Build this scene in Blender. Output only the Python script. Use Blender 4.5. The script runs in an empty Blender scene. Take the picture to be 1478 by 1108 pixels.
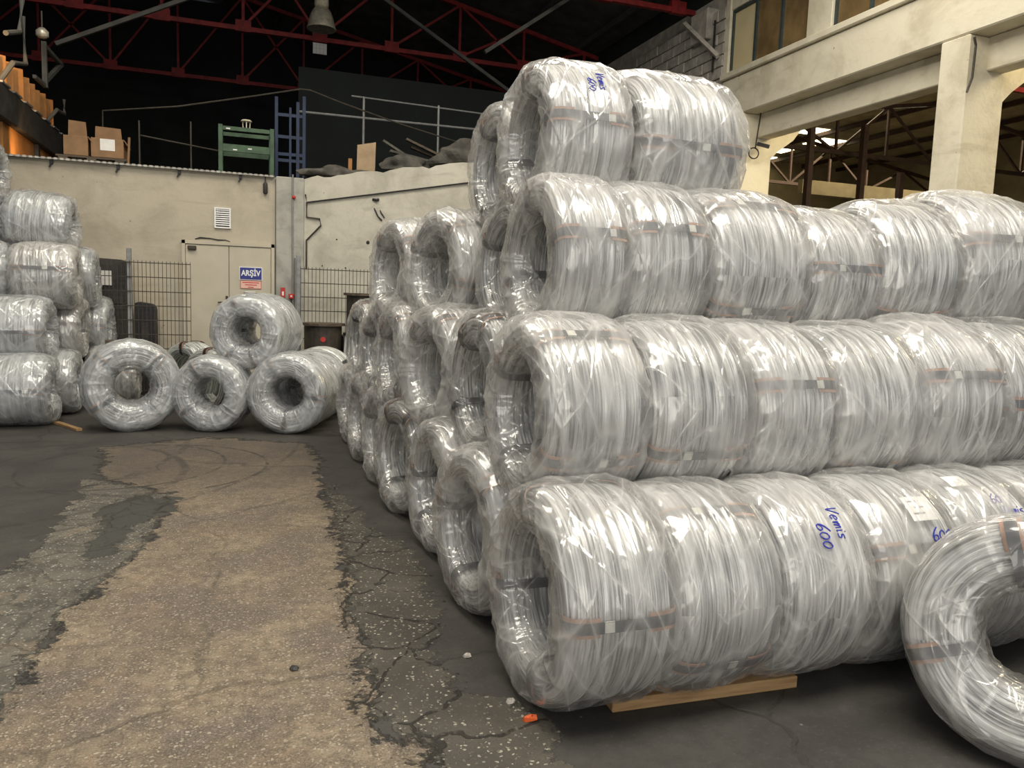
import bpy, bmesh, math, random
import numpy as np
from math import sin, cos, pi, radians, sqrt, atan2
from mathutils import Matrix, Vector

SC = bpy.context.scene
COL = SC.collection
rng = random.Random(7)

# ------------------------------------------------------------------ camera
YAW, PITCH, ROLL, CAM_H, F_PX = radians(19.5), radians(6.3), radians(2.0), 1.55, 1116.0
_f = Vector((sin(YAW)*cos(PITCH), cos(YAW)*cos(PITCH), -sin(PITCH)))
_r = Vector((cos(YAW), -sin(YAW), 0))
_u = _r.cross(_f)
_r2, _u2 = _r*cos(ROLL) + _u*sin(ROLL), _u*cos(ROLL) - _r*sin(ROLL)
cam_data = bpy.data.cameras.new('camera')
cam = bpy.data.objects.new('camera', cam_data)
COL.objects.link(cam)
cam.matrix_world = Matrix(((_r2.x, _u2.x, -_f.x, 0), (_r2.y, _u2.y, -_f.y, 0), (_r2.z, _u2.z, -_f.z, CAM_H), (0, 0, 0, 1)))
cam_data.sensor_width = 36.0
cam_data.lens = F_PX/1478*36
cam_data.clip_start, cam_data.clip_end = 0.05, 200
SC.camera = cam

# ------------------------------------------------------------------ world, lights, exposure
world = bpy.data.worlds.new('world')
SC.world = world
world.use_nodes = True
bg = world.node_tree.nodes['Background']
bg.inputs[0].default_value = (0.80, 0.88, 1.0, 1)
bg.inputs[1].default_value = 0.25
SC.view_settings.view_transform = 'Standard'
SC.view_settings.look = 'None'
SC.view_settings.gamma = 1.0
SC.view_settings.use_curve_mapping = False
SC.view_settings.exposure = 0.48
SC.cycles.max_bounces = 5
SC.cycles.diffuse_bounces = 3
SC.cycles.adaptive_threshold = 0.05
SC.cycles.glossy_bounces = 2
SC.cycles.transmission_bounces = 3
SC.cycles.transparent_max_bounces = 8

def area(name, loc, target, sx, sy, power, col):
    d = bpy.data.lights.new(name, 'AREA')
    d.shape, d.size, d.size_y, d.energy, d.color = 'RECTANGLE', sx, sy, power, col
    o = bpy.data.objects.new(name, d)
    COL.objects.link(o)
    o.location = loc
    o.rotation_euler = (Vector(target) - Vector(loc)).to_track_quat('-Z', 'Y').to_euler()
    return o

# daylight of the roof glazing over the aisle and of the open loading gate behind the photographer
area('roof_area_light', (1.5, 0.5, 8.6), (1.5, 0.8, 0), 7.0, 3.0, 700, (1.0, 0.935, 0.815))
area('roof_area_light', (-1.5, 8.0, 8.8), (-1.0, 8.2, 0), 5.0, 2.0, 290, (1.0, 0.92, 0.78))
area('roof_area_light', (5.0, 8.0, 8.4), (5.2, 8.0, 0), 2.0, 6.0, 260, (1.0, 0.93, 0.80))  # extra area light added under the roof to brighten the beam and top coils
area('gate_light', (-1.5, -7.0, 2.6), (1.0, 3.0, 1.6), 7.0, 4.4, 240, (1.0, 0.94, 0.835))
# daylight of the neighbouring hall's roof glazing
area('neighbour_area_light', (14.0, 7.5, 7.6), (12.0, 9.5, 2), 4.0, 5.0, 900, (1.0, 0.83, 0.52))

area('neighbour_area_light', (19.0, 20.0, 7.0), (18.0, 20.0, 0), 6.0, 8.0, 800, (1.0, 0.84, 0.55))  # larger area light added below that roof to brighten the far hall

# ------------------------------------------------------------------ small helpers
def new_mesh_obj(name, me, mat=None, parent=None):
    o = bpy.data.objects.new(name, me)
    COL.objects.link(o)
    if mat is not None and not me.materials:
        me.materials.append(mat)
    if parent is not None:
        o.parent = parent
    return o

def tag(o, label=None, cat=None, group=None, kind=None):
    if label: o['label'] = label
    if cat: o['category'] = cat
    if group: o['group'] = group
    if kind: o['kind'] = kind
    return o

def empty(name, loc=(0, 0, 0), rz=0.0):
    o = bpy.data.objects.new(name, None)
    COL.objects.link(o)
    o.location = loc
    o.rotation_euler = (0, 0, rz)
    o.empty_display_size = 0.1
    return o

class MB:
    """collects boxes, bars and tubes into one bmesh"""
    def __init__(self):
        self.bm = bmesh.new()
    def box(self, x0, x1, y0, y1, z0, z1):
        v = [self.bm.verts.new(p) for p in ((x0,y0,z0),(x1,y0,z0),(x1,y1,z0),(x0,y1,z0),(x0,y0,z1),(x1,y0,z1),(x1,y1,z1),(x0,y1,z1))]
        for f in ((0,3,2,1),(4,5,6,7),(0,1,5,4),(1,2,6,5),(2,3,7,6),(3,0,4,7)):
            self.bm.faces.new([v[i] for i in f])
        return self
    def bar(self, p, q, w, h=None, up=(0, 0, 1)):
        h = h or w
        p, q = Vector(p), Vector(q)
        d = (q - p).normalized()
        u = Vector(up)
        if abs(d.dot(u)) > 0.98: u = Vector((0, 1, 0))
        s = d.cross(u).normalized()*w/2
        t = s.cross(d).normalized()*h/2
        v = [self.bm.verts.new(e + a*s + b*t) for e in (p, q) for a, b in ((-1,-1),(1,-1),(1,1),(-1,1))]
        for f in ((3,2,1,0),(4,5,6,7),(0,1,5,4),(1,2,6,5),(2,3,7,6),(3,0,4,7)):
            self.bm.faces.new([v[i] for i in f])
        return self
    def tube(self, pts, r, n=8, closed=False):
        pts = [Vector(p) for p in pts]
        rings = []
        m = len(pts)
        for i, p in enumerate(pts):
            if closed: d = pts[(i+1) % m] - pts[i-1]
            else: d = pts[min(i+1, m-1)] - pts[max(i-1, 0)]
            d.normalize()
            u = Vector((0, 0, 1)) if abs(d.z) < 0.9 else Vector((0, 1, 0))
            s = d.cross(u).normalized(); t = s.cross(d)
            rr = r[i] if isinstance(r, (list, tuple)) else r
            rings.append([self.bm.verts.new(p + (s*cos(2*pi*k/n) + t*sin(2*pi*k/n))*rr) for k in range(n)])
        for i in range(m if closed else m-1):
            a, b = rings[i], rings[(i+1) % m]
            for k in range(n):
                self.bm.faces.new((a[k], a[(k+1) % n], b[(k+1) % n], b[k]))
        if not closed:
            self.bm.faces.new(rings[0][::-1]); self.bm.faces.new(rings[-1])
        return self
    def lathe(self, prof, n=24, c=(0, 0, 0)):
        """prof = [(radius, z), ...] around a vertical axis through c"""
        rings = [[self.bm.verts.new((c[0]+r*cos(2*pi*k/n), c[1]+r*sin(2*pi*k/n), c[2]+z)) for k in range(n)] for r, z in prof]
        for a, b in zip(rings, rings[1:]):
            for k in range(n):
                self.bm.faces.new((a[k], a[(k+1) % n], b[(k+1) % n], b[k]))
        self.bm.faces.new(rings[0][::-1]); self.bm.faces.new(rings[-1])
        return self
    def prism(self, pts, axis, a, b):
        """polygon pts (2-D) swept from a to b along the axis"""
        def mk(p, t):
            return {'x': (t, p[0], p[1]), 'y': (p[0], t, p[1]), 'z': (p[0], p[1], t)}[axis]
        A = [self.bm.verts.new(mk(p, a)) for p in pts]; B = [self.bm.verts.new(mk(p, b)) for p in pts]
        self.bm.faces.new(A[::-1]); self.bm.faces.new(B)
        n = len(pts)
        for i in range(n):
            self.bm.faces.new((A[i], A[(i+1) % n], B[(i+1) % n], B[i]))
        return self
    def mesh(self, name, bevel=0.0, smooth=False, rough=0.0, seed=0):
        bm = self.bm
        bmesh.ops.recalc_face_normals(bm, faces=bm.faces)
        if bevel:
            bmesh.ops.bevel(bm, geom=list(bm.edges), offset=bevel, segments=1, affect='EDGES', profile=0.5)
        if rough:
            rr = random.Random(seed)
            for v in bm.verts:
                v.co += Vector((rr.uniform(-1, 1), rr.uniform(-1, 1), rr.uniform(-1, 1)))*rough
        me = bpy.data.meshes.new(name)
        bm.to_mesh(me); bm.free()
        if smooth:
            for p in me.polygons: p.use_smooth = True
        return me
    def build(self, name, mat, parent=None, bevel=0.0, smooth=False, loc=None, rough=0.0, seed=0):
        o = new_mesh_obj(name, self.mesh(name, bevel, smooth, rough, seed), mat, parent)
        if loc is not None: o.location = loc
        return o

# ------------------------------------------------------------------ materials
class NT:
    def __init__(self, name):
        self.m = bpy.data.materials.new(name)
        self.m.use_nodes = True
        self.t = self.m.node_tree
        self.t.nodes.clear()
        self.out = self.n('ShaderNodeOutputMaterial')
    def n(self, typ, **kw):
        nd = self.t.nodes.new(typ)
        for k, v in kw.items(): setattr(nd, k, v)
        return nd
    def l(self, a, b): self.t.links.new(a, b)
    def val(self, sock, v):
        if hasattr(v, 'is_linked') or hasattr(v, 'links'): self.l(v, sock)
        else: sock.default_value = v
    def math(self, op, a, b=0.0, c=None, clamp=False):
        nd = self.n('ShaderNodeMath', operation=op, use_clamp=clamp)
        self.val(nd.inputs[0], a); self.val(nd.inputs[1], b)
        if c is not None: self.val(nd.inputs[2], c)
        return nd.outputs[0]
    def mix(self, fac, a, b):
        nd = self.n('ShaderNodeMix', data_type='RGBA')
        self.val(nd.inputs[0], fac)
        for s, v in ((nd.inputs[6], a), (nd.inputs[7], b)):
            if isinstance(v, (tuple, list)): s.default_value = (*v[:3], 1)
            else: self.l(v, s)
        return nd.outputs[2]
    def coord(self, kind='Object', scale=(1, 1, 1), loc=(0, 0, 0)):
        if kind == 'World': src = self.n('ShaderNodeNewGeometry').outputs['Position']
        else: src = self.n('ShaderNodeTexCoord').outputs[kind]
        mp = self.n('ShaderNodeMapping')
        mp.inputs['Scale'].default_value = scale
        mp.inputs['Location'].default_value = loc
        self.l(src, mp.inputs[0])
        return mp.outputs[0]
    def noise(self, vec, scale=5.0, detail=4.0, rough=0.55, dist=0.0):
        nd = self.n('ShaderNodeTexNoise')
        nd.inputs['Scale'].default_value = scale
        nd.inputs['Detail'].default_value = detail
        nd.inputs['Roughness'].default_value = rough
        nd.inputs['Distortion'].default_value = dist
        self.l(vec, nd.inputs['Vector'])
        return nd.outputs[0]
    def ramp(self, fac, lo, hi, a=0.0, b=1.0):
        nd = self.n('ShaderNodeMapRange', interpolation_type='SMOOTHSTEP')
        self.val(nd.inputs[0], fac)
        nd.inputs[1].default_value, nd.inputs[2].default_value, nd.inputs[3].default_value, nd.inputs[4].default_value = lo, hi, a, b
        return nd.outputs[0]
    def bump(self, h, strength=0.3, dist=0.01):
        nd = self.n('ShaderNodeBump')
        nd.inputs['Strength'].default_value = strength
        nd.inputs['Distance'].default_value = dist
        self.l(h, nd.inputs['Height'])
        return nd.outputs[0]
    def principled(self, base, rough=0.6, metal=0.0, normal=None, spec=None):
        nd = self.n('ShaderNodeBsdfPrincipled')
        if isinstance(base, (tuple, list)): nd.inputs['Base Color'].default_value = (*base[:3], 1)
        else: self.l(base, nd.inputs['Base Color'])
        self.val(nd.inputs['Roughness'], rough)
        self.val(nd.inputs['Metallic'], metal)
        if spec is not None: nd.inputs['Specular IOR Level'].default_value = spec
        if normal is not None: self.l(normal, nd.inputs['Normal'])
        return nd.outputs[0]
    def done(self, shader):
        self.l(shader, self.out.inputs[0])
        return self.m

def plain(name, col, rough=0.6, metal=0.0, var=0.25, scale=6.0, bump=0.0, kind='Object'):
    """a colour with soft blotchy wear"""
    t = NT(name)
    v = t.coord(kind)
    n1 = t.noise(v, scale, 5, 0.6)
    lo = tuple(c*(1-var) for c in col); hi = tuple(min(1, c*(1+var)) for c in col)
    c = t.mix(t.ramp(n1, 0.3, 0.7), lo, hi)
    nm = t.bump(t.noise(v, scale*6, 3, 0.6), bump, 0.01) if bump else None
    return t.done(t.principled(c, rough, metal, nm))

def emit(name, col, strength):
    t = NT(name)
    e = t.n('ShaderNodeEmission')
    e.inputs[0].default_value = (*col, 1); e.inputs[1].default_value = strength
    return t.done(e.outputs[0])

def mat_wire(name, col, metal=0.45, rough=0.38):
    t = NT(name)
    uv = t.coord('UV', (3, 95, 1))
    s = t.noise(uv, 1.0, 3, 0.6)
    uv2 = t.coord('UV', (7, 26, 1), (3.1, 1.7, 0))
    s2 = t.noise(uv2, 1.0, 3, 0.6)
    k = t.math('ADD', t.math('MULTIPLY', s, 0.6), t.math('MULTIPLY', s2, 0.4))
    c = t.mix(t.ramp(k, 0.37, 0.62), tuple(x*0.22 for x in col), tuple(min(1, x*1.45) for x in col))  # dark streaks paint the shaded gaps between strands into the colour
    fine = t.noise(t.coord('UV', (9, 420, 1)), 1.0, 2, 0.5)
    return t.done(t.principled(c, rough, metal, t.bump(fine, 0.6, 0.006)))

def mat_film(name, haze=0.36, tint=(0.88, 0.865, 0.83)):
    t = NT(name)
    at = t.n('ShaderNodeAttribute', attribute_name='fold').outputs['Fac']
    ob = t.coord('Object')
    # fine creases of the stretched polythene
    oi = t.n('ShaderNodeObjectInfo').outputs['Random']
    vadd = t.n('ShaderNodeVectorMath', operation='ADD')
    t.l(ob, vadd.inputs[0])
    cx = t.n('ShaderNodeCombineXYZ'); t.l(t.math('MULTIPLY', oi, 37.0), cx.inputs[0]); t.l(cx.outputs[0], vadd.inputs[1])
    P = vadd.outputs[0]
    def ridge(vec, sc, det, dist):
        n = t.noise(vec, sc, det, 0.55, dist)
        return t.math('SUBTRACT', 1.0, t.math('ABSOLUTE', t.math('MULTIPLY_ADD', n, 2.0, -1.0)))
    def uvdir(ang, su, sw, seed):
        mp = t.n('ShaderNodeMapping'); mp.inputs['Scale'].default_value = (1, 1, 1); mp.inputs['Rotation'].default_value = (0, 0, ang)
        src = t.coord('UV', (2.6, 1.4, 1), (seed, 0, 0))          # metres round and across the coil
        ad = t.n('ShaderNodeVectorMath', operation='ADD'); t.l(src, ad.inputs[0]); t.l(cx.outputs[0], ad.inputs[1])
        t.l(ad.outputs[0], mp.inputs[0])
        m2 = t.n('ShaderNodeMapping'); m2.inputs['Scale'].default_value = (su, sw, 1); t.l(mp.outputs[0], m2.inputs[0])
        return m2.outputs[0]
    r1 = t.math('POWER', ridge(uvdir(0.5, 1.5, 5.5, 1.3), 1.0, 1, 0.3), 15.0)
    r1b = t.math('POWER', ridge(uvdir(-0.55, 1.4, 5.0, 7.7), 1.0, 1, 0.3), 16.0)
    r2 = t.math('POWER', ridge(uvdir(0.04, 1.2, 17.0, 4.1), 1.0, 1, 0.3), 5.0)
    rc = t.math('MAXIMUM', r1, r1b)
    big = t.noise(P, 2.6, 2, 0.6, 0.3)
    h = t.math('ADD', t.math('MULTIPLY', rc, 0.55), t.math('MULTIPLY', r2, 0.30))
    h = t.math('ADD', h, t.math('MULTIPLY', t.noise(uvdir(0.0, 10, 22, 2.2), 1.0, 1, 0.6, 0.4), 0.36))
    nm = t.bump(h, 0.6, 0.010)
    hz = t.math('ADD', haze, t.math('MULTIPLY', t.math('SUBTRACT', big, 0.5), 0.55))
    hz = t.math('ADD', hz, t.math('MULTIPLY', at, 0.06))
    hz = t.math('ADD', hz, t.math('MULTIPLY', rc, 0.22))
    hz = t.math('ADD', hz, t.math('MULTIPLY', r2, 0.06))
    hz = t.math('MINIMUM', t.math('MAXIMUM', hz, 0.03), 0.85)
    tr = t.n('ShaderNodeBsdfTransparent').outputs[0]
    df = t.n('ShaderNodeBsdfDiffuse'); df.inputs[0].default_value = (*tint, 1); t.l(nm, df.inputs['Normal'])
    tl = t.n('ShaderNodeBsdfTranslucent'); tl.inputs[0].default_value = (*tint, 1); t.l(nm, tl.inputs['Normal'])
    m0 = t.n('ShaderNodeMixShader'); m0.inputs[0].default_value = 0.25; t.l(df.outputs[0], m0.inputs[1]); t.l(tl.outputs[0], m0.inputs[2])
    m1 = t.n('ShaderNodeMixShader'); t.l(hz, m1.inputs[0]); t.l(tr, m1.inputs[1]); t.l(m0.outputs[0], m1.inputs[2])
    gl = t.n('ShaderNodeBsdfGlossy'); gl.inputs[0].default_value = (1, 1, 1, 1); gl.inputs['Roughness'].default_value = 0.14; t.l(nm, gl.inputs['Normal'])
    fr = t.n('ShaderNodeFresnel'); fr.inputs[0].default_value = 1.5; t.l(nm, fr.inputs['Normal'])
    k = t.math('MINIMUM', t.math('MULTIPLY_ADD', fr.outputs[0], 1.0, 0.02), 0.42)
    m2 = t.n('ShaderNodeMixShader'); t.l(k, m2.inputs[0]); t.l(m1.outputs[0], m2.inputs[1]); t.l(gl.outputs[0], m2.inputs[2])
    return t.done(m2.outputs[0])

def mat_wall(name, base, stain, sc=1.2, strength=1.0):
    t = NT(name)
    v = t.coord('World')
    big = t.noise(v, sc, 6, 0.62, 0.4)
    v2 = t.coord('World', (1.0, 1.0, 3.5))
    st = t.noise(v2, sc*0.8, 5, 0.6, 0.8)
    fine = t.noise(v, 14, 5, 0.65)
    c = t.mix(t.math('MULTIPLY', t.ramp(big, 0.42, 0.72), 0.55*strength), base, stain)
    c = t.mix(t.math('MULTIPLY', t.ramp(st, 0.55, 0.75), 0.45*strength), c, stain)
    sp = t.noise(v, 5.0, 3, 0.7)
    c = t.mix(t.math('MULTIPLY', t.ramp(sp, 0.70, 0.76), 0.75*strength), c, tuple(x*0.35 for x in stain))
    h = t.math('ADD', t.math('MULTIPLY', fine, 0.5), big)
    return t.done(t.principled(c, 0.85, 0, t.bump(h, 0.35, 0.03)))

def mat_floor():
    t = NT('worn_floor')
    v = t.coord('World')
    edge = t.noise(v, 5.0, 7, 0.72, 0.5)
    edge2 = t.noise(v, 22.0, 4, 0.7)
    e = t.math('ADD', t.math('MULTIPLY', t.math('SUBTRACT', edge, 0.5), 0.55), t.math('MULTIPLY', t.math('SUBTRACT', edge2, 0.5), 0.10))
    def mask(n, w=0.012):
        a = t.n('ShaderNodeAttribute', attribute_name=n).outputs['Fac']
        return t.ramp(t.math('ADD', a, e), -w, w)
    mB, mC, mD, mE = mask('tan'), mask('grey'), mask('patch'), mask('cracked')
    mid = t.noise(v, 2.2, 5, 0.6)
    fine = t.noise(v, 60, 3, 0.7)
    # base: smooth dark asphalt skim
    coarse = t.noise(v, 16, 4, 0.7)
    base = t.mix(t.ramp(mid, 0.3, 0.7), (0.040, 0.037, 0.033), (0.066, 0.061, 0.053))
    base = t.mix(t.math('MULTIPLY', t.ramp(coarse, 0.35, 0.7), 0.4), base, (0.030, 0.028, 0.025))
    base = t.mix(t.math('MULTIPLY', t.ramp(fine, 0.55, 0.75), 0.5), base, (0.11, 0.10, 0.088))
    # stones in the worn concrete, of all sizes and shapes
    warp = t.n('ShaderNodeTexNoise'); warp.inputs['Scale'].default_value = 45; warp.inputs['Detail'].default_value = 2; t.l(v, warp.inputs['Vector'])
    wsc = t.n('ShaderNodeVectorMath', operation='SCALE'); wsc.inputs[3].default_value = 0.022; t.l(warp.outputs['Color'], wsc.inputs[0])
    wad = t.n('ShaderNodeVectorMath', operation='ADD'); t.l(v, wad.inputs[0]); t.l(wsc.outputs[0], wad.inputs[1])
    vo = t.n('ShaderNodeTexVoronoi', feature='F1'); vo.inputs['Scale'].default_value = 72; t.l(wad.outputs[0], vo.inputs['Vector'])
    sep = t.n('ShaderNodeSeparateColor'); t.l(vo.outputs['Color'], sep.inputs[0])
    size = t.math('MULTIPLY_ADD', sep.outputs[2], 0.40, 0.12)
    inst = t.ramp(t.math('SUBTRACT', size, vo.outputs['Distance']), -0.05, 0.10)
    stone = t.math('MULTIPLY', inst, t.ramp(sep.outputs[0], 0.25, 0.85))
    stone2 = t.math('MULTIPLY', inst, t.ramp(sep.outputs[1], 0.72, 0.85))
    gr = t.noise(v, 110, 2, 0.8)
    hue = t.noise(v, 1.7, 4, 0.6)
    hue2 = t.noise(v, 3.1, 4, 0.65)
    tan = t.mix(t.ramp(mid, 0.32, 0.68), (0.128, 0.100, 0.071), (0.250, 0.200, 0.136))
    tan = t.mix(t.math('MULTIPLY', t.ramp(hue, 0.46, 0.60), 0.85), tan, (0.125, 0.098, 0.084))
    tan = t.mix(t.math('MULTIPLY', t.ramp(hue2, 0.52, 0.66), 0.5), tan, (0.235, 0.165, 0.108))
    tan = t.mix(t.math('MULTIPLY', t.ramp(coarse, 0.40, 0.62), 0.65), tan, (0.085, 0.068, 0.050))
    tan = t.mix(t.math('MULTIPLY', t.ramp(gr, 0.50, 0.66), 0.45), tan, (0.34, 0.285, 0.21))
    tan = t.mix(t.math('MULTIPLY', t.ramp(gr, 0.46, 0.32), 0.55), tan, (0.050, 0.040, 0.031))
    tan = t.mix(t.math('MULTIPLY', stone, 0.60), tan, (0.40, 0.335, 0.25))
    tan = t.mix(t.math('MULTIPLY', stone2, 0.40), tan, (0.40, 0.36, 0.29))
    grey = t.mix(t.ramp(edge, 0.35, 0.65), (0.070, 0.066, 0.054), (0.135, 0.125, 0.100))
    grey = t.mix(t.math('MULTIPLY', t.ramp(hue2, 0.56, 0.64), 0.6), grey, (0.19, 0.145, 0.10))
    grey = t.mix(t.math('MULTIPLY', t.ramp(gr, 0.46, 0.32), 0.5), grey, (0.045, 0.042, 0.035))
    grey = t.mix(t.math('MULTIPLY', stone, 0.50), grey, (0.30, 0.285, 0.24))
    grey = t.mix(t.math('MULTIPLY', stone2, 0.6), grey, (0.42, 0.40, 0.35))
    crk = t.mix(t.ramp(mid, 0.3, 0.7), (0.050, 0.045, 0.037), (0.092, 0.083, 0.066))
    crk = t.mix(t.math('MULTIPLY', t.ramp(gr, 0.46, 0.32), 0.5), crk, (0.030, 0.027, 0.022))
    crk = t.mix(t.math('MULTIPLY', stone, 0.40), crk, (0.21, 0.195, 0.155))
    crk = t.mix(t.math('MULTIPLY', stone2, 0.65), crk, (0.44, 0.41, 0.33))
    # cracks
    wv = t.n('ShaderNodeVectorMath', operation='ADD'); t.l(v, wv.inputs[0])
    nz = t.n('ShaderNodeTexNoise'); nz.inputs['Scale'].default_value = 4; nz.inputs['Detail'].default_value = 4; t.l(v, nz.inputs['Vector'])
    sc = t.n('ShaderNodeVectorMath', operation='SCALE'); sc.inputs[3].default_value = 0.22; t.l(nz.outputs['Color'], sc.inputs[0]); t.l(sc.outputs[0], wv.inputs[1])
    vc = t.n('ShaderNodeTexVoronoi', feature='DISTANCE_TO_EDGE'); vc.inputs['Scale'].default_value = 2.6; t.l(wv.outputs[0], vc.inputs['Vector'])
    crack = t.math('MULTIPLY', t.ramp(vc.outputs['Distance'], 0.030, 0.008), t.ramp(edge, 0.42, 0.52))
    vc2 = t.n('ShaderNodeTexVoronoi', feature='DISTANCE_TO_EDGE'); vc2.inputs['Scale'].default_value = 0.55; t.l(wv.outputs[0], vc2.inputs['Vector'])
    crack2 = t.math('MULTIPLY', t.ramp(vc2.outputs['Distance'], 0.010, 0.003), t.ramp(mid, 0.4, 0.5))
    # a film of rubber and dirt over the far part where lift trucks turn
    py = t.n('ShaderNodeSeparateXYZ'); t.l(v, py.inputs[0])
    dirt = t.ramp(t.math('ADD', py.outputs[1], t.math('MULTIPLY', t.math('SUBTRACT', mid, 0.5), 2.4)), 5.9, 6.9)
    tan = t.mix(t.math('MULTIPLY', dirt, 0.62), tan, (0.062, 0.052, 0.043))
    grey = t.mix(t.math('MULTIPLY', dirt, 0.45), grey, (0.060, 0.055, 0.046))
    c = t.mix(mE, base, crk)
    c = t.mix(mC, c, grey)
    c = t.mix(mB, c, tan)
    c = t.mix(mD, c, (0.052, 0.051, 0.044))
    ck = t.math('MULTIPLY', crack, t.math('MAXIMUM', mE, t.math('MULTIPLY', mC, 0.45)))
    ck = t.math('MAXIMUM', ck, t.math('MULTIPLY', crack2, 0.35))
    atan_ = t.n('ShaderNodeAttribute', attribute_name='tan').outputs['Fac']
    rim = t.math('ABSOLUTE', t.math('ADD', t.math('ADD', atan_, e), 0.015))
    ck = t.math('MAXIMUM', ck, t.math('MULTIPLY', t.ramp(rim, 0.030, 0.008), t.math('MULTIPLY', t.ramp(coarse, 0.38, 0.55), 0.75)))
    c = t.mix(t.math('MULTIPLY', ck, 0.85), c, (0.018, 0.016, 0.013))
    # tyre marks: rings left by a turning lift truck
    pos = t.n('ShaderNodeSeparateXYZ'); t.l(v, pos.inputs[0])
    tm = None
    for (cx, cy, R, w, s) in ((-1.05, 7.35, 0.92, 0.022, 0.75), (-0.75, 7.20, 0.98, 0.022, 0.8), (-2.0, 7.0, 1.55, 0.05, 0.5), (-3.3, 8.6, 3.9, 0.03, 0.45), (-3.4, 8.3, 2.9, 0.05, 0.4)):
        dx = t.math('SUBTRACT', pos.outputs[0], cx); dy = t.math('SUBTRACT', pos.outputs[1], cy)
        rr = t.math('SQRT', t.math('ADD', t.math('MULTIPLY', dx, dx), t.math('MULTIPLY', dy, dy)))
        k = t.math('MULTIPLY', t.ramp(t.math('ABSOLUTE', t.math('SUBTRACT', rr, R)), w, w*0.3), s)
        tm = k if tm is None else t.math('MAXIMUM', tm, k)
    tm = t.math('MULTIPLY', tm, t.ramp(edge, 0.40, 0.55))
    c = t.mix(tm, c, (0.028, 0.025, 0.021))
    # scattered grit
    vg = t.n('ShaderNodeTexVoronoi', feature='F1'); vg.inputs['Scale'].default_value = 9; t.l(v, vg.inputs['Vector'])
    grit = t.ramp(vg.outputs['Distance'], 0.07, 0.03)
    sg = t.n('ShaderNodeSeparateColor'); t.l(vg.outputs['Color'], sg.inputs[0])
    c = t.mix(t.math('MULTIPLY', t.math('MULTIPLY', grit, t.ramp(sg.outputs[0], 0.75, 0.8)), 0.7), c, (0.22, 0.2, 0.17))
    # relief: the skim sits proud of the worn concrete, cracks are open
    h = t.math('MULTIPLY', t.math('MAXIMUM', mB, mC), -0.55)
    h = t.math('ADD', h, t.math('MULTIPLY', mD, 0.5))
    h = t.math('ADD', h, t.math('MULTIPLY', mE, -0.25))
    h = t.math('ADD', h, t.math('MULTIPLY', ck, -0.6))
    h = t.math('ADD', h, t.math('MULTIPLY', stone, t.math('MULTIPLY', t.math('MAXIMUM', t.math('MAXIMUM', mB, mE), mC), 0.22)))
    h = t.math('ADD', h, t.math('MULTIPLY', fine, 0.10))
    rough = t.math('MULTIPLY_ADD', mid, 0.25, 0.55)
    return t.done(t.principled(c, rough, 0, t.bump(h, 0.8, 0.02), 0.35))

def mat_wood(name, a, b, rings=9.0):
    t = NT(name)
    v = t.coord('Object', (0.6, rings, rings))
    n = t.noise(v, 2.2, 5, 0.6, 1.2)
    f = t.noise(t.coord('Object', (2, 60, 60)), 1.0, 3, 0.6)
    c = t.mix(t.ramp(n, 0.3, 0.7), a, b)
    return t.done(t.principled(c, 0.75, 0, t.bump(f, 0.3, 0.005)))

M = {}
M['floor'] = mat_floor()
M['wire'] = mat_wire('galvanised_wire', (0.53, 0.53, 0.52), 0.30, 0.36)
M['bare_wire'] = mat_wire('bright_galvanised_wire', (0.62, 0.64, 0.61), 0.4, 0.4)
M['film'] = mat_film('wrap_film', 0.17)
M['film_cloudy'] = mat_film('cloudy_wrap_film', 0.20, (0.88, 0.865, 0.83))
M['film_clear'] = mat_film('clear_wrap_film', 0.07)
M['film_cold'] = mat_film('cold_wrap_film', 0.20, (0.83, 0.865, 0.88))
M['strap'] = plain('strap_steel', (0.035, 0.038, 0.046), 0.4, 0.3, 0.2, 20)
M['seal'] = plain('strap_seal', (0.62, 0.62, 0.56), 0.4, 0.3, 0.15, 20)
M['kraft'] = plain('kraft_pad', (0.36, 0.20, 0.125), 0.85, 0, 0.25, 12)
M['ink'] = plain('blue_ink', (0.02, 0.03, 0.32), 0.5, 0, 0.1, 30)
M['paper'] = plain('label_paper', (0.78, 0.76, 0.72), 0.8, 0, 0.05, 10)
M['print'] = plain('grey_print', (0.38, 0.36, 0.36), 0.8, 0, 0.1, 10)
M['wall'] = mat_wall('plastered_wall', (0.49, 0.44, 0.345), (0.31, 0.27, 0.20), 1.2, 1.15)
M['wall2'] = mat_wall('rough_grey_wall', (0.58, 0.55, 0.46), (0.33, 0.305, 0.25), 1.6, 1.2)
M['pillar'] = mat_wall('stained_pillar', (0.42, 0.41, 0.365), (0.20, 0.195, 0.175), 2.0, 1.2)
M['concrete'] = mat_wall('painted_concrete', (0.80, 0.74, 0.58), (0.48, 0.42, 0.29), 1.3, 1.1)
M['block'] = plain('whitewashed_block', (0.44, 0.41, 0.36), 0.9, 0, 0.22, 5, 0.4, 'World')
M['roof'] = plain('dark_roof_sheet', (0.10, 0.10, 0.092), 0.9, 0, 0.3, 2)
M['purlin'] = plain('roof_purlin', (0.085, 0.085, 0.075), 0.8, 0, 0.2, 4)
M['void'] = plain('unlit_dark_wall', (0.012, 0.016, 0.015), 0.95, 0, 0.3, 1.5)  # near-black colour paints in the darkness of the unlit hall
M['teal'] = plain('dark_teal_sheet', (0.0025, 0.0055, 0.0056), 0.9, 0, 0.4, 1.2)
M['red'] = plain('red_steel', (0.23, 0.016, 0.016), 0.6, 0.1, 0.3, 8)
M['brown_steel'] = plain('brown_steel', (0.035, 0.016, 0.010), 0.7, 0.1, 0.3, 8)
M['galv'] = plain('galvanised_steel', (0.24, 0.245, 0.24), 0.5, 0.4, 0.15, 12)
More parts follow.
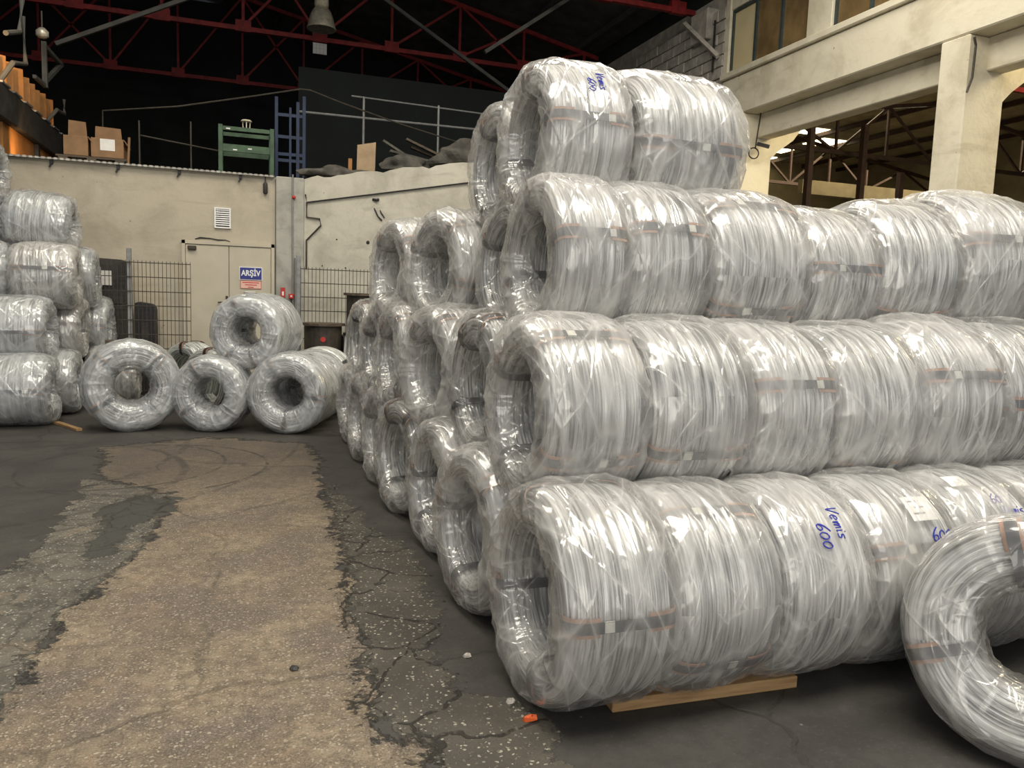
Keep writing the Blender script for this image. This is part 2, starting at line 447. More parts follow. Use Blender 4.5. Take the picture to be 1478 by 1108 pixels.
M['dark_steel'] = plain('dark_steel', (0.055, 0.046, 0.036), 0.6, 0.3, 0.25, 12)
M['black'] = plain('black_plastic', (0.016, 0.016, 0.017), 0.6, 0, 0.3, 8)
M['charcoal'] = plain('charcoal_plastic', (0.040, 0.037, 0.034), 0.7, 0, 0.35, 6)
M['door'] = plain('door_paint', (0.50, 0.455, 0.355), 0.6, 0, 0.06, 3)
M['sign_blue'] = plain('sign_blue', (0.018, 0.026, 0.22), 0.45, 0, 0.08, 6)
M['white'] = plain('white_paint', (0.82, 0.82, 0.80), 0.6, 0, 0.05, 6)
M['pink'] = plain('pink_notice', (0.80, 0.50, 0.42), 0.7, 0, 0.05, 6)
M['red_plastic'] = plain('red_plastic', (0.50, 0.028, 0.022), 0.45, 0, 0.12, 8)
M['orange'] = plain('orange_plastic', (0.75, 0.13, 0.03), 0.5, 0, 0.12, 8)
M['carton'] = plain('carton_board', (0.25, 0.145, 0.072), 0.85, 0, 0.15, 4)
M['ply'] = plain('plywood', (0.42, 0.30, 0.18), 0.8, 0, 0.15, 4)
M['timber'] = mat_wood('sawn_timber', (0.24, 0.135, 0.055), (0.44, 0.28, 0.13))
M['old_wood'] = mat_wood('weathered_wood', (0.055, 0.042, 0.030), (0.12, 0.09, 0.06))
M['warm_wood'] = plain('warm_panel', (0.42, 0.19, 0.055), 0.7, 0, 0.25, 2)
M['green'] = plain('green_steel', (0.052, 0.100, 0.054), 0.6, 0.1, 0.25, 8)
M['blue'] = plain('blue_steel', (0.014, 0.028, 0.070), 0.6, 0.1, 0.25, 8)
M['rubble'] = plain('dirty_rubble', (0.095, 0.088, 0.075), 0.95, 0, 0.45, 5, 0.6)
M['sack'] = plain('dirty_sack', (0.07, 0.065, 0.055), 0.9, 0, 0.4, 6, 0.5)
M['frame'] = plain('window_frame', (0.045, 0.062, 0.060), 0.6, 0, 0.2, 8)
M['pane_brown'] = plain('brown_pane', (0.20, 0.135, 0.06), 0.35, 0, 0.3, 2)
M['pane_cream'] = plain('cream_pane', (0.72, 0.61, 0.36), 0.5, 0, 0.05, 2)
M['hall_grey'] = plain('neighbour_roof', (0.30, 0.265, 0.17), 0.85, 0, 0.2, 2)
M['hall_wall'] = plain('neighbour_wall', (0.26, 0.215, 0.125), 0.85, 0, 0.25, 1)
M['lamp_metal'] = plain('lamp_aluminium', (0.62, 0.57, 0.46), 0.4, 0.4, 0.25, 10)
M['lamp_neck'] = plain('lamp_ceramic', (0.60, 0.55, 0.42), 0.6, 0, 0.15, 10)
M['skylight'] = emit('skylight_glass', (1.0, 0.86, 0.55), 5.0)
M['lampglow'] = emit('lamp_glow', (1.0, 0.50, 0.15), 2.5)

# ------------------------------------------------------------------ floor
def poly_sd(P, poly):
    """signed distance (inside positive) of points P (n,2) to a polygon"""
    V = np.array(poly, float)
    d = np.full(len(P), 1e9); inside = np.zeros(len(P), bool)
    for i in range(len(V)):
        a, b = V[i], V[(i+1) % len(V)]
        e = b - a
        t = np.clip(((P - a) @ e)/(e @ e), 0, 1)
        d = np.minimum(d, np.hypot(*(P - a - t[:, None]*e).T))
        cond = (a[1] > P[:, 1]) != (b[1] > P[:, 1])
        xi = a[0] + (P[:, 1] - a[1])*(b[0] - a[0])/(b[1] - a[1] + 1e-12)
        inside ^= cond & (P[:, 0] < xi)
    return np.where(inside, d, -d)

TAN = [(-1.23, 8.17), (-0.32, 8.51), (0.62, 8.06), (0.67, 7.35), (0.59, 5.93), (0.57, 4.67), (0.52, 3.98), (0.46, 3.63), (0.52, 3.34), (0.45, 3.18), (0.46, 2.94), (0.39, 2.82), (0.49, 2.57), (0.59, 2.34), (0.54, 1.4), (0.6, -0.5), (-1.6, -0.5), (-1.28, 2.44), (-0.86, 2.79), (-0.81, 3.03), (-0.78, 3.69), (-0.77, 3.99), (-0.52, 4.92), (-0.5, 5.59), (-0.45, 6.15), (-0.64, 6.4), (-1.04, 6.83)]
GREY = [(-1.19, 4.56), (-1.13, 5.2), (-1.14, 6.85), (-0.64, 6.4), (-0.45, 6.15), (-0.5, 5.59), (-0.52, 4.92), (-0.77, 3.99), (-0.78, 3.69), (-0.81, 3.03), (-0.86, 2.79), (-1.28, 2.44), (-1.8, 1.5), (-2.2, 3.0), (-1.61, 4.09)]
PATCH = [(-0.91, 5.95), (-0.71, 6.2), (-0.47, 6.05), (-0.46, 5.67), (-0.63, 5.46), (-0.69, 5.24), (-0.65, 4.83), (-0.8, 4.77), (-0.86, 5.0), (-0.84, 5.35)]
CRACKED = [(0.65, 6.5), (0.84, 5.05), (0.99, 4.43), (0.93, 3.51), (0.8, 3.23), (0.81, 2.81), (1.01, 2.72), (1.06, 2.41), (1.03, 2.21), (1.0, 1.2), (0.9, -0.5), (0.54, -0.5), (0.59, 2.34), (0.49, 2.57), (0.39, 2.82), (0.46, 2.94), (0.45, 3.18), (0.52, 3.34), (0.46, 3.63), (0.52, 3.98), (0.57, 4.67)]

def make_floor():
    xs = np.r_[-14, -9, -6, -4, np.linspace(-3, 3, 121), 4, 6, 9, 14, 20, 27]
    ys = np.r_[-10, -5, -2, np.linspace(0, 10, 201), 11, 12.5, 16, 22, 30]
    X, Y = np.meshgrid(xs, ys, indexing='ij')
    P = np.stack([X.ravel(), Y.ravel()], 1)
    nx, ny = len(xs), len(ys)
    idx = np.arange(nx*ny).reshape(nx, ny)
    q = np.stack([idx[:-1, :-1], idx[1:, :-1], idx[1:, 1:], idx[:-1, 1:]], -1).reshape(-1, 4)
    me = bpy.data.meshes.new('floor')
    me.from_pydata(np.c_[P, np.zeros(len(P))].tolist(), [], q.tolist())
    for nm, poly in (('tan', TAN), ('grey', GREY), ('patch', PATCH), ('cracked', CRACKED)):
        a = me.attributes.new(nm, 'FLOAT', 'POINT')
        a.data.foreach_set('value', np.clip(poly_sd(P, poly), -1, 1).astype(np.float32))
    return tag(new_mesh_obj('floor', me, M['floor']), kind='structure')
make_floor()

# ------------------------------------------------------------------ back wall, door, slanted wall
BW = 12.5
wb = tag(MB().box(-9, 0.52, BW, BW+0.3, 0, 3.24).build('wall_back', M['wall']), kind='structure')
tag(MB().box(0.52, 0.94, BW-0.06, BW+0.3, 0, 3.26).build('trim_1', M['pillar'], bevel=0.015), kind='structure')

def slanted_wall():
    # rough broken top edge
    n = 60
    rr = random.Random(3)
    p0, p1 = Vector((0.94, 12.46, 0)), Vector((6.6, 10.46, 0))
    d = (p1 - p0).normalized(); nrm = Vector((-d.y, d.x, 0))
    bm = bmesh.new()
    F, B = [], []
    for i in range(n+1):
        s = i/n
        zt = 3.26 + 0.86*s*0.9 + rr.uniform(-0.02, 0.02) + 0.02*sin(i*0.9)
        p = p0.lerp(p1, s)
        F.append((bm.verts.new((p.x, p.y, 0)), bm.verts.new((p.x, p.y, zt))))
        q = p + nrm*0.35
        B.append((bm.verts.new((q.x, q.y, 0)), bm.verts.new((q.x, q.y, zt + rr.uniform(-0.02, 0.03)))))
    for i in range(n):
        bm.faces.new((F[i][0], F[i+1][0], F[i+1][1], F[i][1]))
        bm.faces.new((F[i][1], F[i+1][1], B[i+1][1], B[i][1]))
        bm.faces.new((B[i][1], B[i+1][1], B[i+1][0], B[i][0]))
    bmesh.ops.recalc_face_normals(bm, faces=bm.faces)
    me = bpy.data.meshes.new('wall_slanted'); bm.to_mesh(me); bm.free()
    return tag(new_mesh_obj('wall_slanted', me, M['wall2']), kind='structure')
slanted_wall()
def on_slant(s, z, off=0.03):
    """point on the slanted wall's face, s metres from the pillar"""
    d = Vector((5.66, -2.0, 0)).normalized()
    return Vector((0.94, 12.46, z)) + d*s + Vector((d.y, -d.x, 0))*off

def text_mesh(txt, size, bold=0.0, shear=0.0):
    cu = bpy.data.curves.new('lettering', 'FONT')
    cu.body = txt; cu.size = size; cu.offset = bold; cu.shear = shear
    cu.align_x = 'CENTER'; cu.align_y = 'CENTER'; cu.extrude = 0.001; cu.resolution_u = 3
    o = bpy.data.objects.new('lettering', cu); COL.objects.link(o)
    dg = bpy.context.evaluated_depsgraph_get()
    me = bpy.data.meshes.new_from_object(o.evaluated_get(dg))
    bpy.data.objects.remove(o); bpy.data.curves.remove(cu)
    me.name = 'lettering'
    return me
def wall_text(txt, size, x, y, z, mat, parent, bold=0.0, sx=1.0):
    o = new_mesh_obj('lettering', text_mesh(txt, size, bold), mat, parent)
    o.location = (x, y, z); o.rotation_euler = (pi/2, 0, 0); o.scale = (sx, 1, 1)
    return o

def make_door():
    d = tag(empty('door_1', (-0.15, BW, 0)), kind='structure')
    x = lambda v: v + 0.15
    MB().box(x(-0.80), x(-0.755), -0.05, 0.02, 0, 2.24).build('door_frame', M['door'], d)
    MB().box(x(0.455), x(0.50), -0.05, 0.02, 0, 2.24).build('door_frame', M['door'], d)
    MB().box(x(-0.80), x(0.50), -0.05, 0.02, 2.19, 2.24).build('door_frame', M['door'], d)
    MB().box(x(-0.75), x(-0.155), -0.035, 0.01, 0.01, 2.18).build('door_leaf', M['door'], d, bevel=0.004)
    l2 = MB().box(x(-0.145), x(0.45), -0.035, 0.01, 0.01, 2.18).build('door_leaf', M['door'], d, bevel=0.004)
    MB().box(x(-0.72), x(-0.60), -0.085, -0.036, 2.10, 2.16).build('door_closer', M['dark_steel'], d, bevel=0.01)
    MB().box(x(-0.20), x(-0.165), -0.05, -0.036, 1.26, 1.44).bar((x(-0.18), -0.075, 1.345), (x(-0.31), -0.08, 1.34), 0.022).bar((x(-0.18), -0.04, 1.345), (x(-0.18), -0.08, 1.345), 0.02).build('handle', M['dark_steel'], d)
    # crumbled plaster gap above the frame
    MB().tube([(x(-0.62), -0.006, 2.262), (x(-0.55), -0.006, 2.285), (x(-0.40), -0.006, 2.28), (x(-0.30), -0.006, 2.265), (x(-0.2), -0.006, 2.27), (x(-0.13), -0.006, 2.25)], [0.006, 0.014, 0.010, 0.012, 0.008, 0.004], 6).build('plaster_crack', M['black'], d)
make_door()

# ------------------------------------------------------------------ right wall: concrete frame, windows, block infill
def make_right_wall():
    w = tag(empty('wall_right', (9, 8, 0)), kind='structure')
    def part(name, mb, mat, **k):
        o = mb.build(name, mat, w, **k); o.location = (-9, -8, 0); return o
    part('beam', MB().box(9.0, 9.65, -3.0, 13.62, 5.20, 5.93), M['concrete'], bevel=0.02)
    part('ledge', MB().box(8.93, 9.65, -3.0, 13.62, 5.935, 6.05), M['concrete'], bevel=0.015)
    part('soffit_beam', MB().box(9.34, 9.64, -3.0, 13.5, 4.76, 5.195), M['concrete'], bevel=0.015)
    for y0 in (3.3, 8.0, 12.85):
        part('column', MB().box(9.0, 9.70, y0, y0+0.45, 0, 5.195), M['concrete'], bevel=0.02)
        part('haunch', MB().prism([(9.695, 4.40), (9.70, 5.19), (10.5, 5.19), (10.2, 4.80), (9.85, 4.55)], 'y', y0+0.02, y0+0.42), M['concrete'])
    for y0, y1 in ((10.66, 11.25), (5.9, 6.5), (13.5, 13.66)):
        part('pier', MB().box(9.02, 9.5, y0, y1, 6.055, 7.6), M['concrete'], bevel=0.01)
    part('lintel', MB().box(9.04, 9.5, -3, 13.66, 7.605, 7.75), M['concrete'], bevel=0.01)
    # bracket and brace under the truss end
    part('corbel', MB().box(8.88, 9.3, 14.1, 14.72, 6.9, 7.5), M['block'], bevel=0.02)
    # whitewashed block infill beyond the windows
    bm_me = {}
    def blk(wy, hz, key):
        if key not in bm_me:
            bm_me[key] = MB().box(0, 0.2, -wy/2, wy/2, -hz/2, hz/2).mesh('block', bevel=0.012)
            bm_me[key].materials.append(M['block'])
        return bm_me[key]
    part('block_backing', MB().box(9.18, 9.4, 13.66, 26.4, 0, 7.76), M['block'])
    rr = random.Random(5)
    for r in range(10):
        z = 5.25 + r*0.225
        y = 13.66 + (0.0 if r % 2 else 0.0)
        k = 0
        while y < 19.4:
            half = (r % 2 == 1 and k == 0)
            L = 0.24 if half else 0.48
            o = new_mesh_obj('block', blk(L-0.018, 0.207, half), None, w)
            o.location = (9.0-9 + rr.uniform(0, 0.02), y + L/2 - 8, z)
            y += L; k += 1
make_right_wall()

def window(n, y0, y1, z0, z1, panes):
    w = tag(empty('window_%d' % n, (9.1, y0, z0)), kind='structure')
    L, H = y1-y0, z1-z0
    t = 0.05
    for a, b in ((0, t), (L-t, L)): MB().box(-0.03, 0.06, a, b, 0, H).build('window_frame', M['frame'], w)
    for a, b in ((0, t), (H-t, H)): MB().box(-0.03, 0.06, t, L-t, a, b).build('window_frame', M['frame'], w)
    s = L/len(panes)
    for i, c in enumerate(panes):
        MB().box(0.01, 0.025, i*s + t, (i+1)*s - t*0.5, t, H-t).build('pane', M['pane_cream'] if c else M['pane_brown'], w)
        if i: MB().box(-0.03, 0.06, i*s - t*0.6, i*s + t*0.6, t, H-t).build('mullion', M['frame'], w)
window(1, 11.25, 13.5, 6.055, 7.25, (0, 0, 1))
window(2, 8.3, 10.66, 6.055, 7.6, (0, 0, 0))
window(3, 6.5, 8.3, 6.055, 7.6, (0, 0))
tag(MB().box(9.04, 9.4, 11.25, 13.5, 7.26, 7.6).build('trim_2', M['concrete']), kind='structure')

# ------------------------------------------------------------------ roof, outer walls
def make_roof():
    r = tag(empty('ceiling', (0, 8, 7.5)), kind='structure')
    def part(name, mb, mat):
        o = mb.build(name, mat, r); o.location = (0, -8, -7.5); return o
    zl = lambda X: 8.02 + (9.0 - X)*0.206
    sl = 0.06
    part('roof_sheet', MB().prism([(-1, zl(-1)+0.25), (9.5, zl(9.5)+0.25), (9.5, zl(9.5)+0.31), (-1, zl(-1)+0.31)], 'y', 2.8, 27), M['roof'])
    part('roof_sheet', MB().prism([(-1, zl(-1)+0.25), (-12, zl(-1)-2.0), (-12, zl(-1)-1.94), (-1, zl(-1)+0.31)], 'y', 2.8, 27), M['roof'])
    for X in (8.6, 7.1, 5.6, 4.1, 2.6, 1.1, -0.4):
        part('purlin', MB().box(X-0.05, X+0.05, 9, 26.5, zl(X)+0.10, zl(X)+0.24), M['purlin'])
make_roof()
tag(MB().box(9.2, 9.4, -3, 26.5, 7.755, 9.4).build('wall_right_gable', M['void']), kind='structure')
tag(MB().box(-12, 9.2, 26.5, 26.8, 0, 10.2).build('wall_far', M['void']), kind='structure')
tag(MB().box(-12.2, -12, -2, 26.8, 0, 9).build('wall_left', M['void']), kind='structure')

def truss(Y, z0, label):
    t = tag(empty('roof_truss', (1.8, Y, z0)), label, 'truss', 'red roof trusses')
    ox = -1.8
    nodes = [-8.4 + 1.7*k for k in range(11)]     # bottom nodes
    zt = lambda X: 0.50 + (9.0 - X)*0.206 if X > -1 else 0.5 + 10*0.206 - (-1 - X)*0.206
    MB().box(-10+ox, 9.0+ox, -0.05, 0.05, -0.05, 0.05).build('bottom_chord', M['red'], t)
    for a, b in ((9.0, -1.0), (-1.0, -10.0)):
        MB().bar((a+ox, 0, zt(a)), (b+ox, 0, zt(b)), 0.09, 0.10).build('top_chord', M['red'], t)
    for i, X in enumerate(nodes):
        MB().bar((X+ox, 0, 0), (X+ox, 0, zt(X)), 0.06).build('vertical', M['red'], t)
        MB().box(X-0.17+ox, X+0.17+ox, -0.06, 0.06, -0.07, 0.18).build('gusset', M['red'], t)
        if i < len(nodes)-1:
            X2 = nodes[i+1]
            MB().bar((X+ox, 0, 0.05), (X2+ox, 0, zt(X2)), 0.055).build('diagonal', M['red'], t)
        if i % 3 == 0 and i:
            X2 = nodes[i-1]
            MB().bar((X+ox, 0, 0.05), (X2+ox, 0, zt(X2)), 0.055).build('diagonal', M['red'], t)
    return t
truss(14.8, 7.6, 'nearest red steel roof truss ending at the right wall bracket')
truss(19.5, 7.45, 'red steel roof truss with the bell lamp in front of it')
truss(24.4, 7.45, 'far dim red steel roof truss deep in the dark hall')

# grey diagonal wind braces of the roof
for (p, q, lab) in (((-3.06, 16.2, 5.75), (1.2, 16.2, 7.92), 'grey diagonal roof brace rising above the cardboard boxes'),
                    ((2.3, 17.5, 8.24), (5.9, 17.5, 6.28), 'grey diagonal roof brace right of the bell lamp'),
                    ((4.67, 15.5, 6.45), (7.2, 15.5, 8.3), 'thin grey roof strut above the top coils')):
    c = (Vector(p)+Vector(q))/2
    tag(MB().bar(Vector(p)-c, Vector(q)-c, 0.07, 0.07).build('roof_brace', M['purlin'], loc=c), lab, 'brace')

# ------------------------------------------------------------------ the wire coils
L0, R0, RI = 0.46, 0.42, 0.235
NRNG = np.random.default_rng(11)

def pn(w, u, nw, nu, shear=0, seed=0):
    """periodic 2-D value noise, w and u in 0..1"""
    r = np.random.default_rng(seed*7919 + nw*101 + nu*13 + (shear+5))
    T = r.random((nw, nu))
    a = ((w + shear*u) % 1.0)*nw; b = (u % 1.0)*nu
    i, j = np.floor(a).astype(int), np.floor(b).astype(int)
    fa, fb = a-i, b-j
    fa = fa*fa*(3-2*fa); fb = fb*fb*(3-2*fb)
    i0, i1, j0, j1 = i % nw, (i+1) % nw, j % nu, (j+1) % nu
    return (T[i0, j0]*(1-fa)+T[i1, j0]*fa)*(1-fb) + (T[i0, j1]*(1-fa)+T[i1, j1]*fa)*fb
def ridged(*a, p=3, **k):
    return (1-np.abs(2*pn(*a, **k)-1))**p

def profile(n, a, b, N):
    """closed rounded-rectangle section, even along its length: x, rho, normals"""
    v = np.linspace(0, 2*pi, 2001)
    x = a*np.sign(np.cos(v))*np.abs(np.cos(v))**(2/n)
    y = b*np.sign(np.sin(v))*np.abs(np.sin(v))**(2/n)
    s = np.r_[0, np.cumsum(np.hypot(np.diff(x), np.diff(y)))]; s /= s[-1]
    t = np.arange(N)/N
    X, Y = np.interp(t, s, x), np.interp(t, s, y)
    dx, dy = np.roll(X, -1)-np.roll(X, 1), np.roll(Y, -1)-np.roll(Y, 1)
    l = np.hypot(dx, dy)
    return t, X, Y, dy/l, -dx/l

def ring_mesh(name, x, rho, nw, nu, attr=None, keep=None):
    """x, rho: arrays (nu, nw) -> closed torus-like mesh with UV"""
    ang = (np.arange(nu)/nu*2*pi)[:, None]
    V = np.stack([x, rho*np.cos(ang), rho*np.sin(ang)], -1).reshape(-1, 3)
    I, J = np.meshgrid(np.arange(nu), np.arange(nw), indexing='ij')
    I2, J2 = (I+1) % nu, (J+1) % nw
    Q = np.stack([I*nw+J, I*nw+J2, I2*nw+J2, I2*nw+J], -1).reshape(-1, 4)
    UV = np.stack([np.stack([I/nu, J/nw], -1), np.stack([I/nu, (J+1)/nw], -1), np.stack([(I+1)/nu, (J+1)/nw], -1), np.stack([(I+1)/nu, J/nw], -1)], 2).reshape(-1, 4, 2)
    if keep is not None:
        k = keep.reshape(-1); Q = Q[k]; UV = UV[k]
    me = bpy.data.meshes.new(name)
    me.vertices.add(len(V)); me.vertices.foreach_set('co', V.astype(np.float32).ravel())
    me.loops.add(len(Q)*4); me.loops.foreach_set('vertex_index', Q.astype(np.int32).ravel())
    me.polygons.add(len(Q)); me.polygons.foreach_set('loop_start', (np.arange(len(Q))*4).astype(np.int32))
    me.polygons.foreach_set('use_smooth', np.ones(len(Q), bool))
    uv = me.uv_layers.new(name='UVMap'); uv.data.foreach_set('uv', UV.astype(np.float32).ravel())
    me.update(calc_edges=True)
    if attr is not None:
        a = me.attributes.new('fold', 'FLOAT', 'POINT'); a.data.foreach_set('value', attr.astype(np.float32).ravel())
    me.validate()
    return me

RC, HB = (R0+RI)/2, (R0-RI)/2
def winding_mesh(seed, strands=62, a=None, mess=1.0):
    nw, nu = strands*5, 108
    t, X, Y, NX, NY = profile(4.2, L0/2-0.032, HB-0.030, nw)
    w = t[None, :].repeat(nu, 0); u = (np.arange(nu)/nu)[:, None].repeat(nw, 1)
    ph = w*strands + mess*1.3*(pn(w, u, 18, 6, seed=seed)-0.5)*2 + mess*0.5*(pn(w, u, 9, 14, 1, seed=seed+1)-0.5)
    h = 0.0135*np.sqrt(np.abs(np.sin(pi*ph))) + 0.008*(pn(w, u, 9, 5, seed=seed+2)-0.5) + 0.008*(pn(w, u, 24, 4, seed=seed+3)-0.5)
    x = X[None, :] + h*NX[None, :]; rho = RC + Y[None, :] + h*NY[None, :]
    return ring_mesh('wire_winding', x, rho, nw, nu)

def film_mesh(seed, torn=0.0, baggy=1.0):
    nw, nu = 148, 264
    t, X, Y, NX, NY = profile(3.4, L0/2+0.008, HB+0.010, nw)
    w = t[None, :].repeat(nu, 0); u = (np.arange(nu)/nu)[:, None].repeat(nw, 1)
    side = np.clip(np.abs(NX), 0, 1)[None, :]**1.5            # 1 on the flat ends
    inner = np.clip(-NY, 0, 1)[None, :]
    outer = np.clip(NY, 0, 1)[None, :]
    big = pn(w, u, 7, 5, seed=seed)-0.5
    r_a = ridged(w, u, 30, 5, seed=seed+1, p=1.5)                    # pleats running round the coil
    r_b = ridged(w, u, 8, 9, shear=1, seed=seed+2, p=6)
    r_c = ridged(w, u, 8, 9, shear=-1, seed=seed+3, p=6)
    r_d = ridged(w, u, 5, 30, seed=seed+4, p=3)               # radial gathers on the ends
    r_e = ridged(w, u, 34, 20, seed=seed+5, p=2)
    gath = np.maximum(side, inner)
    loose = np.clip(pn(w, u, 4, 4, seed=seed+6)-0.55, 0, 1)*2
    h = 0.015*baggy*(big+0.5) + 0.0055*r_a*outer + 0.0065*baggy*r_b + 0.0065*baggy*r_c + 0.010*r_d*np.maximum(side, 0.5*inner) + 0.0015*r_e
    h = h + 0.022*baggy*loose*side - 0.004*outer - 0.004*inner
    h -= 0.010
    x = X[None, :] + h*NX[None, :]; rho = RC + Y[None, :] + h*NY[None, :]
    fold = np.clip(0.35*r_a*outer + 0.55*r_b + 0.55*r_c + 0.6*r_d*gath, 0, 1)
    keep = None
    if torn:
        T = pn(w, u, 3, 5, seed=seed+8)*0.75 + pn(w, u, 14, 22, seed=seed+9)*0.25
        keep = T > torn
    return ring_mesh('wrap_film', x, rho, nw, nu, fold, keep)

def band_mesh(name, w0, w1, half, off, thick, n=72):
    t, X, Y, NX, NY = profile(4.2, L0/2-0.012, HB-0.011, n)
    ks = [k for k in range(n+1) if w0 <= k/n <= w1]
    closed = (w1-w0) >= 1.0
    if closed: ks = list(range(n))
    bm = bmesh.new(); rings = []
    for k in ks:
        k %= n
        rings.append([bm.verts.new((X[k]+o*NX[k], RC+Y[k]+o*NY[k], s)) for o, s in ((off, -half), (off, half), (off+thick, half), (off+thick, -half))])
    m = len(rings)
    for i in range(m if closed else m-1):
        a, b = rings[i], rings[(i+1) % m]
        for k in range(4):
            bm.faces.new((a[k], a[(k+1) % 4], b[(k+1) % 4], b[k]))
    if not closed:
        bm.faces.new(rings[0]); bm.faces.new(rings[-1][::-1])
    bmesh.ops.recalc_face_normals(bm, faces=bm.faces)
    me = bpy.data.meshes.new(name); bm.to_mesh(me); bm.free()
    return me
FAM = {}
def make_family(key, inner, winds, bares, films):
    """meshes shared by all coils of one hole size"""
    global RC, HB
    RC, HB = (R0+inner)/2, (R0-inner)/2
    f = {'wind': [winding_mesh(*a) for a in winds], 'bare': [winding_mesh(*a) for a in bares], 'film': [film_mesh(*a) for a in films]}
    f['strap'] = band_mesh('strap', 0, 1, 0.020, 0.005, 0.003)
    f['pads'] = [band_mesh('kraft_pad', 0.02, 0.17, 0.034, 0.0025, 0.0025), band_mesh('kraft_pad', 0.34, 0.50, 0.034, 0.0025, 0.0025)]
    for m in f['wind']: m.materials.append(M['wire'])
    for m in f['bare']: m.materials.append(M['bare_wire'])
    for m in f['film']: m.materials.append(M['film'])
    f['strap'].materials.append(M['strap'])
    for m in f['pads']: m.materials.append(M['kraft'])
    FAM[key] = f
# winding: seed, strands, (unused), mess - film: seed, torn, baggy
make_family('wide', 0.235, [(100, 46), (140, 40, None, 1.3), (180, 54, None, 1.0)], [(220, 46, None, 2.2)],
            [(300,), (340, 0.0, 1.3), (380, 0.33), (420, 0.0, 0.8), (460, 0.29, 1.4)])
make_family('narrow', 0.165, [(500, 50), (540, 44, None, 1.3)], [(580, 48, None, 2.2)], [(600,), (640, 0.0, 1.2), (640, 0.0, 1.2), (680, 0.0, 0.8), (680, 0.0, 0.8)])
SEAL = [MB().box(xc-0.022, xc+0.022, R0-0.010, R0-0.003, -0.021, 0.021).mesh('strap_seal', bevel=0.003) for xc in (0.03, -0.07, 0.10)]
for m in SEAL: m.materials.append(M['seal'])

def link_part(name, me, parent, loc, rx, sc, mat=None):
    o = bpy.data.objects.new(name, me); COL.objects.link(o)
    o.parent = parent; o.location = loc; o.rotation_euler = (rx, 0, 0); o.scale = sc
    if mat is not None:
        o.material_slots[0].link = 'OBJECT'; o.material_slots[0].material = mat
    return o

NCOIL = [0]
def coil(x, y, z, L, R, label, group, yaw=0.0, rot=None, v=None, grade='film', straps=(0, 90, 180, 270), wrapped=True, tilt=0.0, fam='wide'):
    """a strapped coil of wire, axis along local X; (x, y, z) is its centre"""
    i = NCOIL[0]; NCOIL[0] += 1
    F = FAM[fam]
    rr = random.Random(1000+i)
    if rot is None: rot = rr.uniform(0, 2*pi)
    if v is None: v = rr.choice((0, 1, 3, 0, 1, 3, 2, 4))
    e = empty('wire_coil', (x, y, z-R), yaw)
    if tilt: e.rotation_euler = (0, tilt, yaw)
    tag(e, label, 'wire coil', group)
    sc = (L/L0, R/R0, R/R0); loc = (0, 0, R)
    link_part('wire_winding', rr.choice(F['wind']) if wrapped else F['bare'][0], e, loc, rot, sc)
    for k, a in enumerate(straps):
        s = link_part('strap', F['strap'], e, loc, radians(a)+radians(rr.uniform(-9, 9)), sc)
        so = link_part('strap_seal', rr.choice(SEAL), s, (0, 0, 0), 0, (1, 1, 1))
        if wrapped or k == 0:
            link_part('kraft_pad', F['pads'][0], s, (0, 0, 0), 0, (1, 1, 1))
            link_part('kraft_pad', F['pads'][1], s, (0, 0, 0), 0, (1, 1, 1))
    if wrapped:
        link_part('wrap_film', F['film'][v], e, loc, rot+rr.uniform(0, 6), sc, M[grade])
    return e

ORD = ('first', 'second', 'third', 'fourth', 'fifth', 'sixth', 'seventh')
LAY = ('bottom', 'second', 'third', 'top')
Y0, DY, INC, RS = 2.68, 0.90, 0.66, 0.415
BIG = 'coils of the big stack on the right'
def lz(L): return RS + INC*L
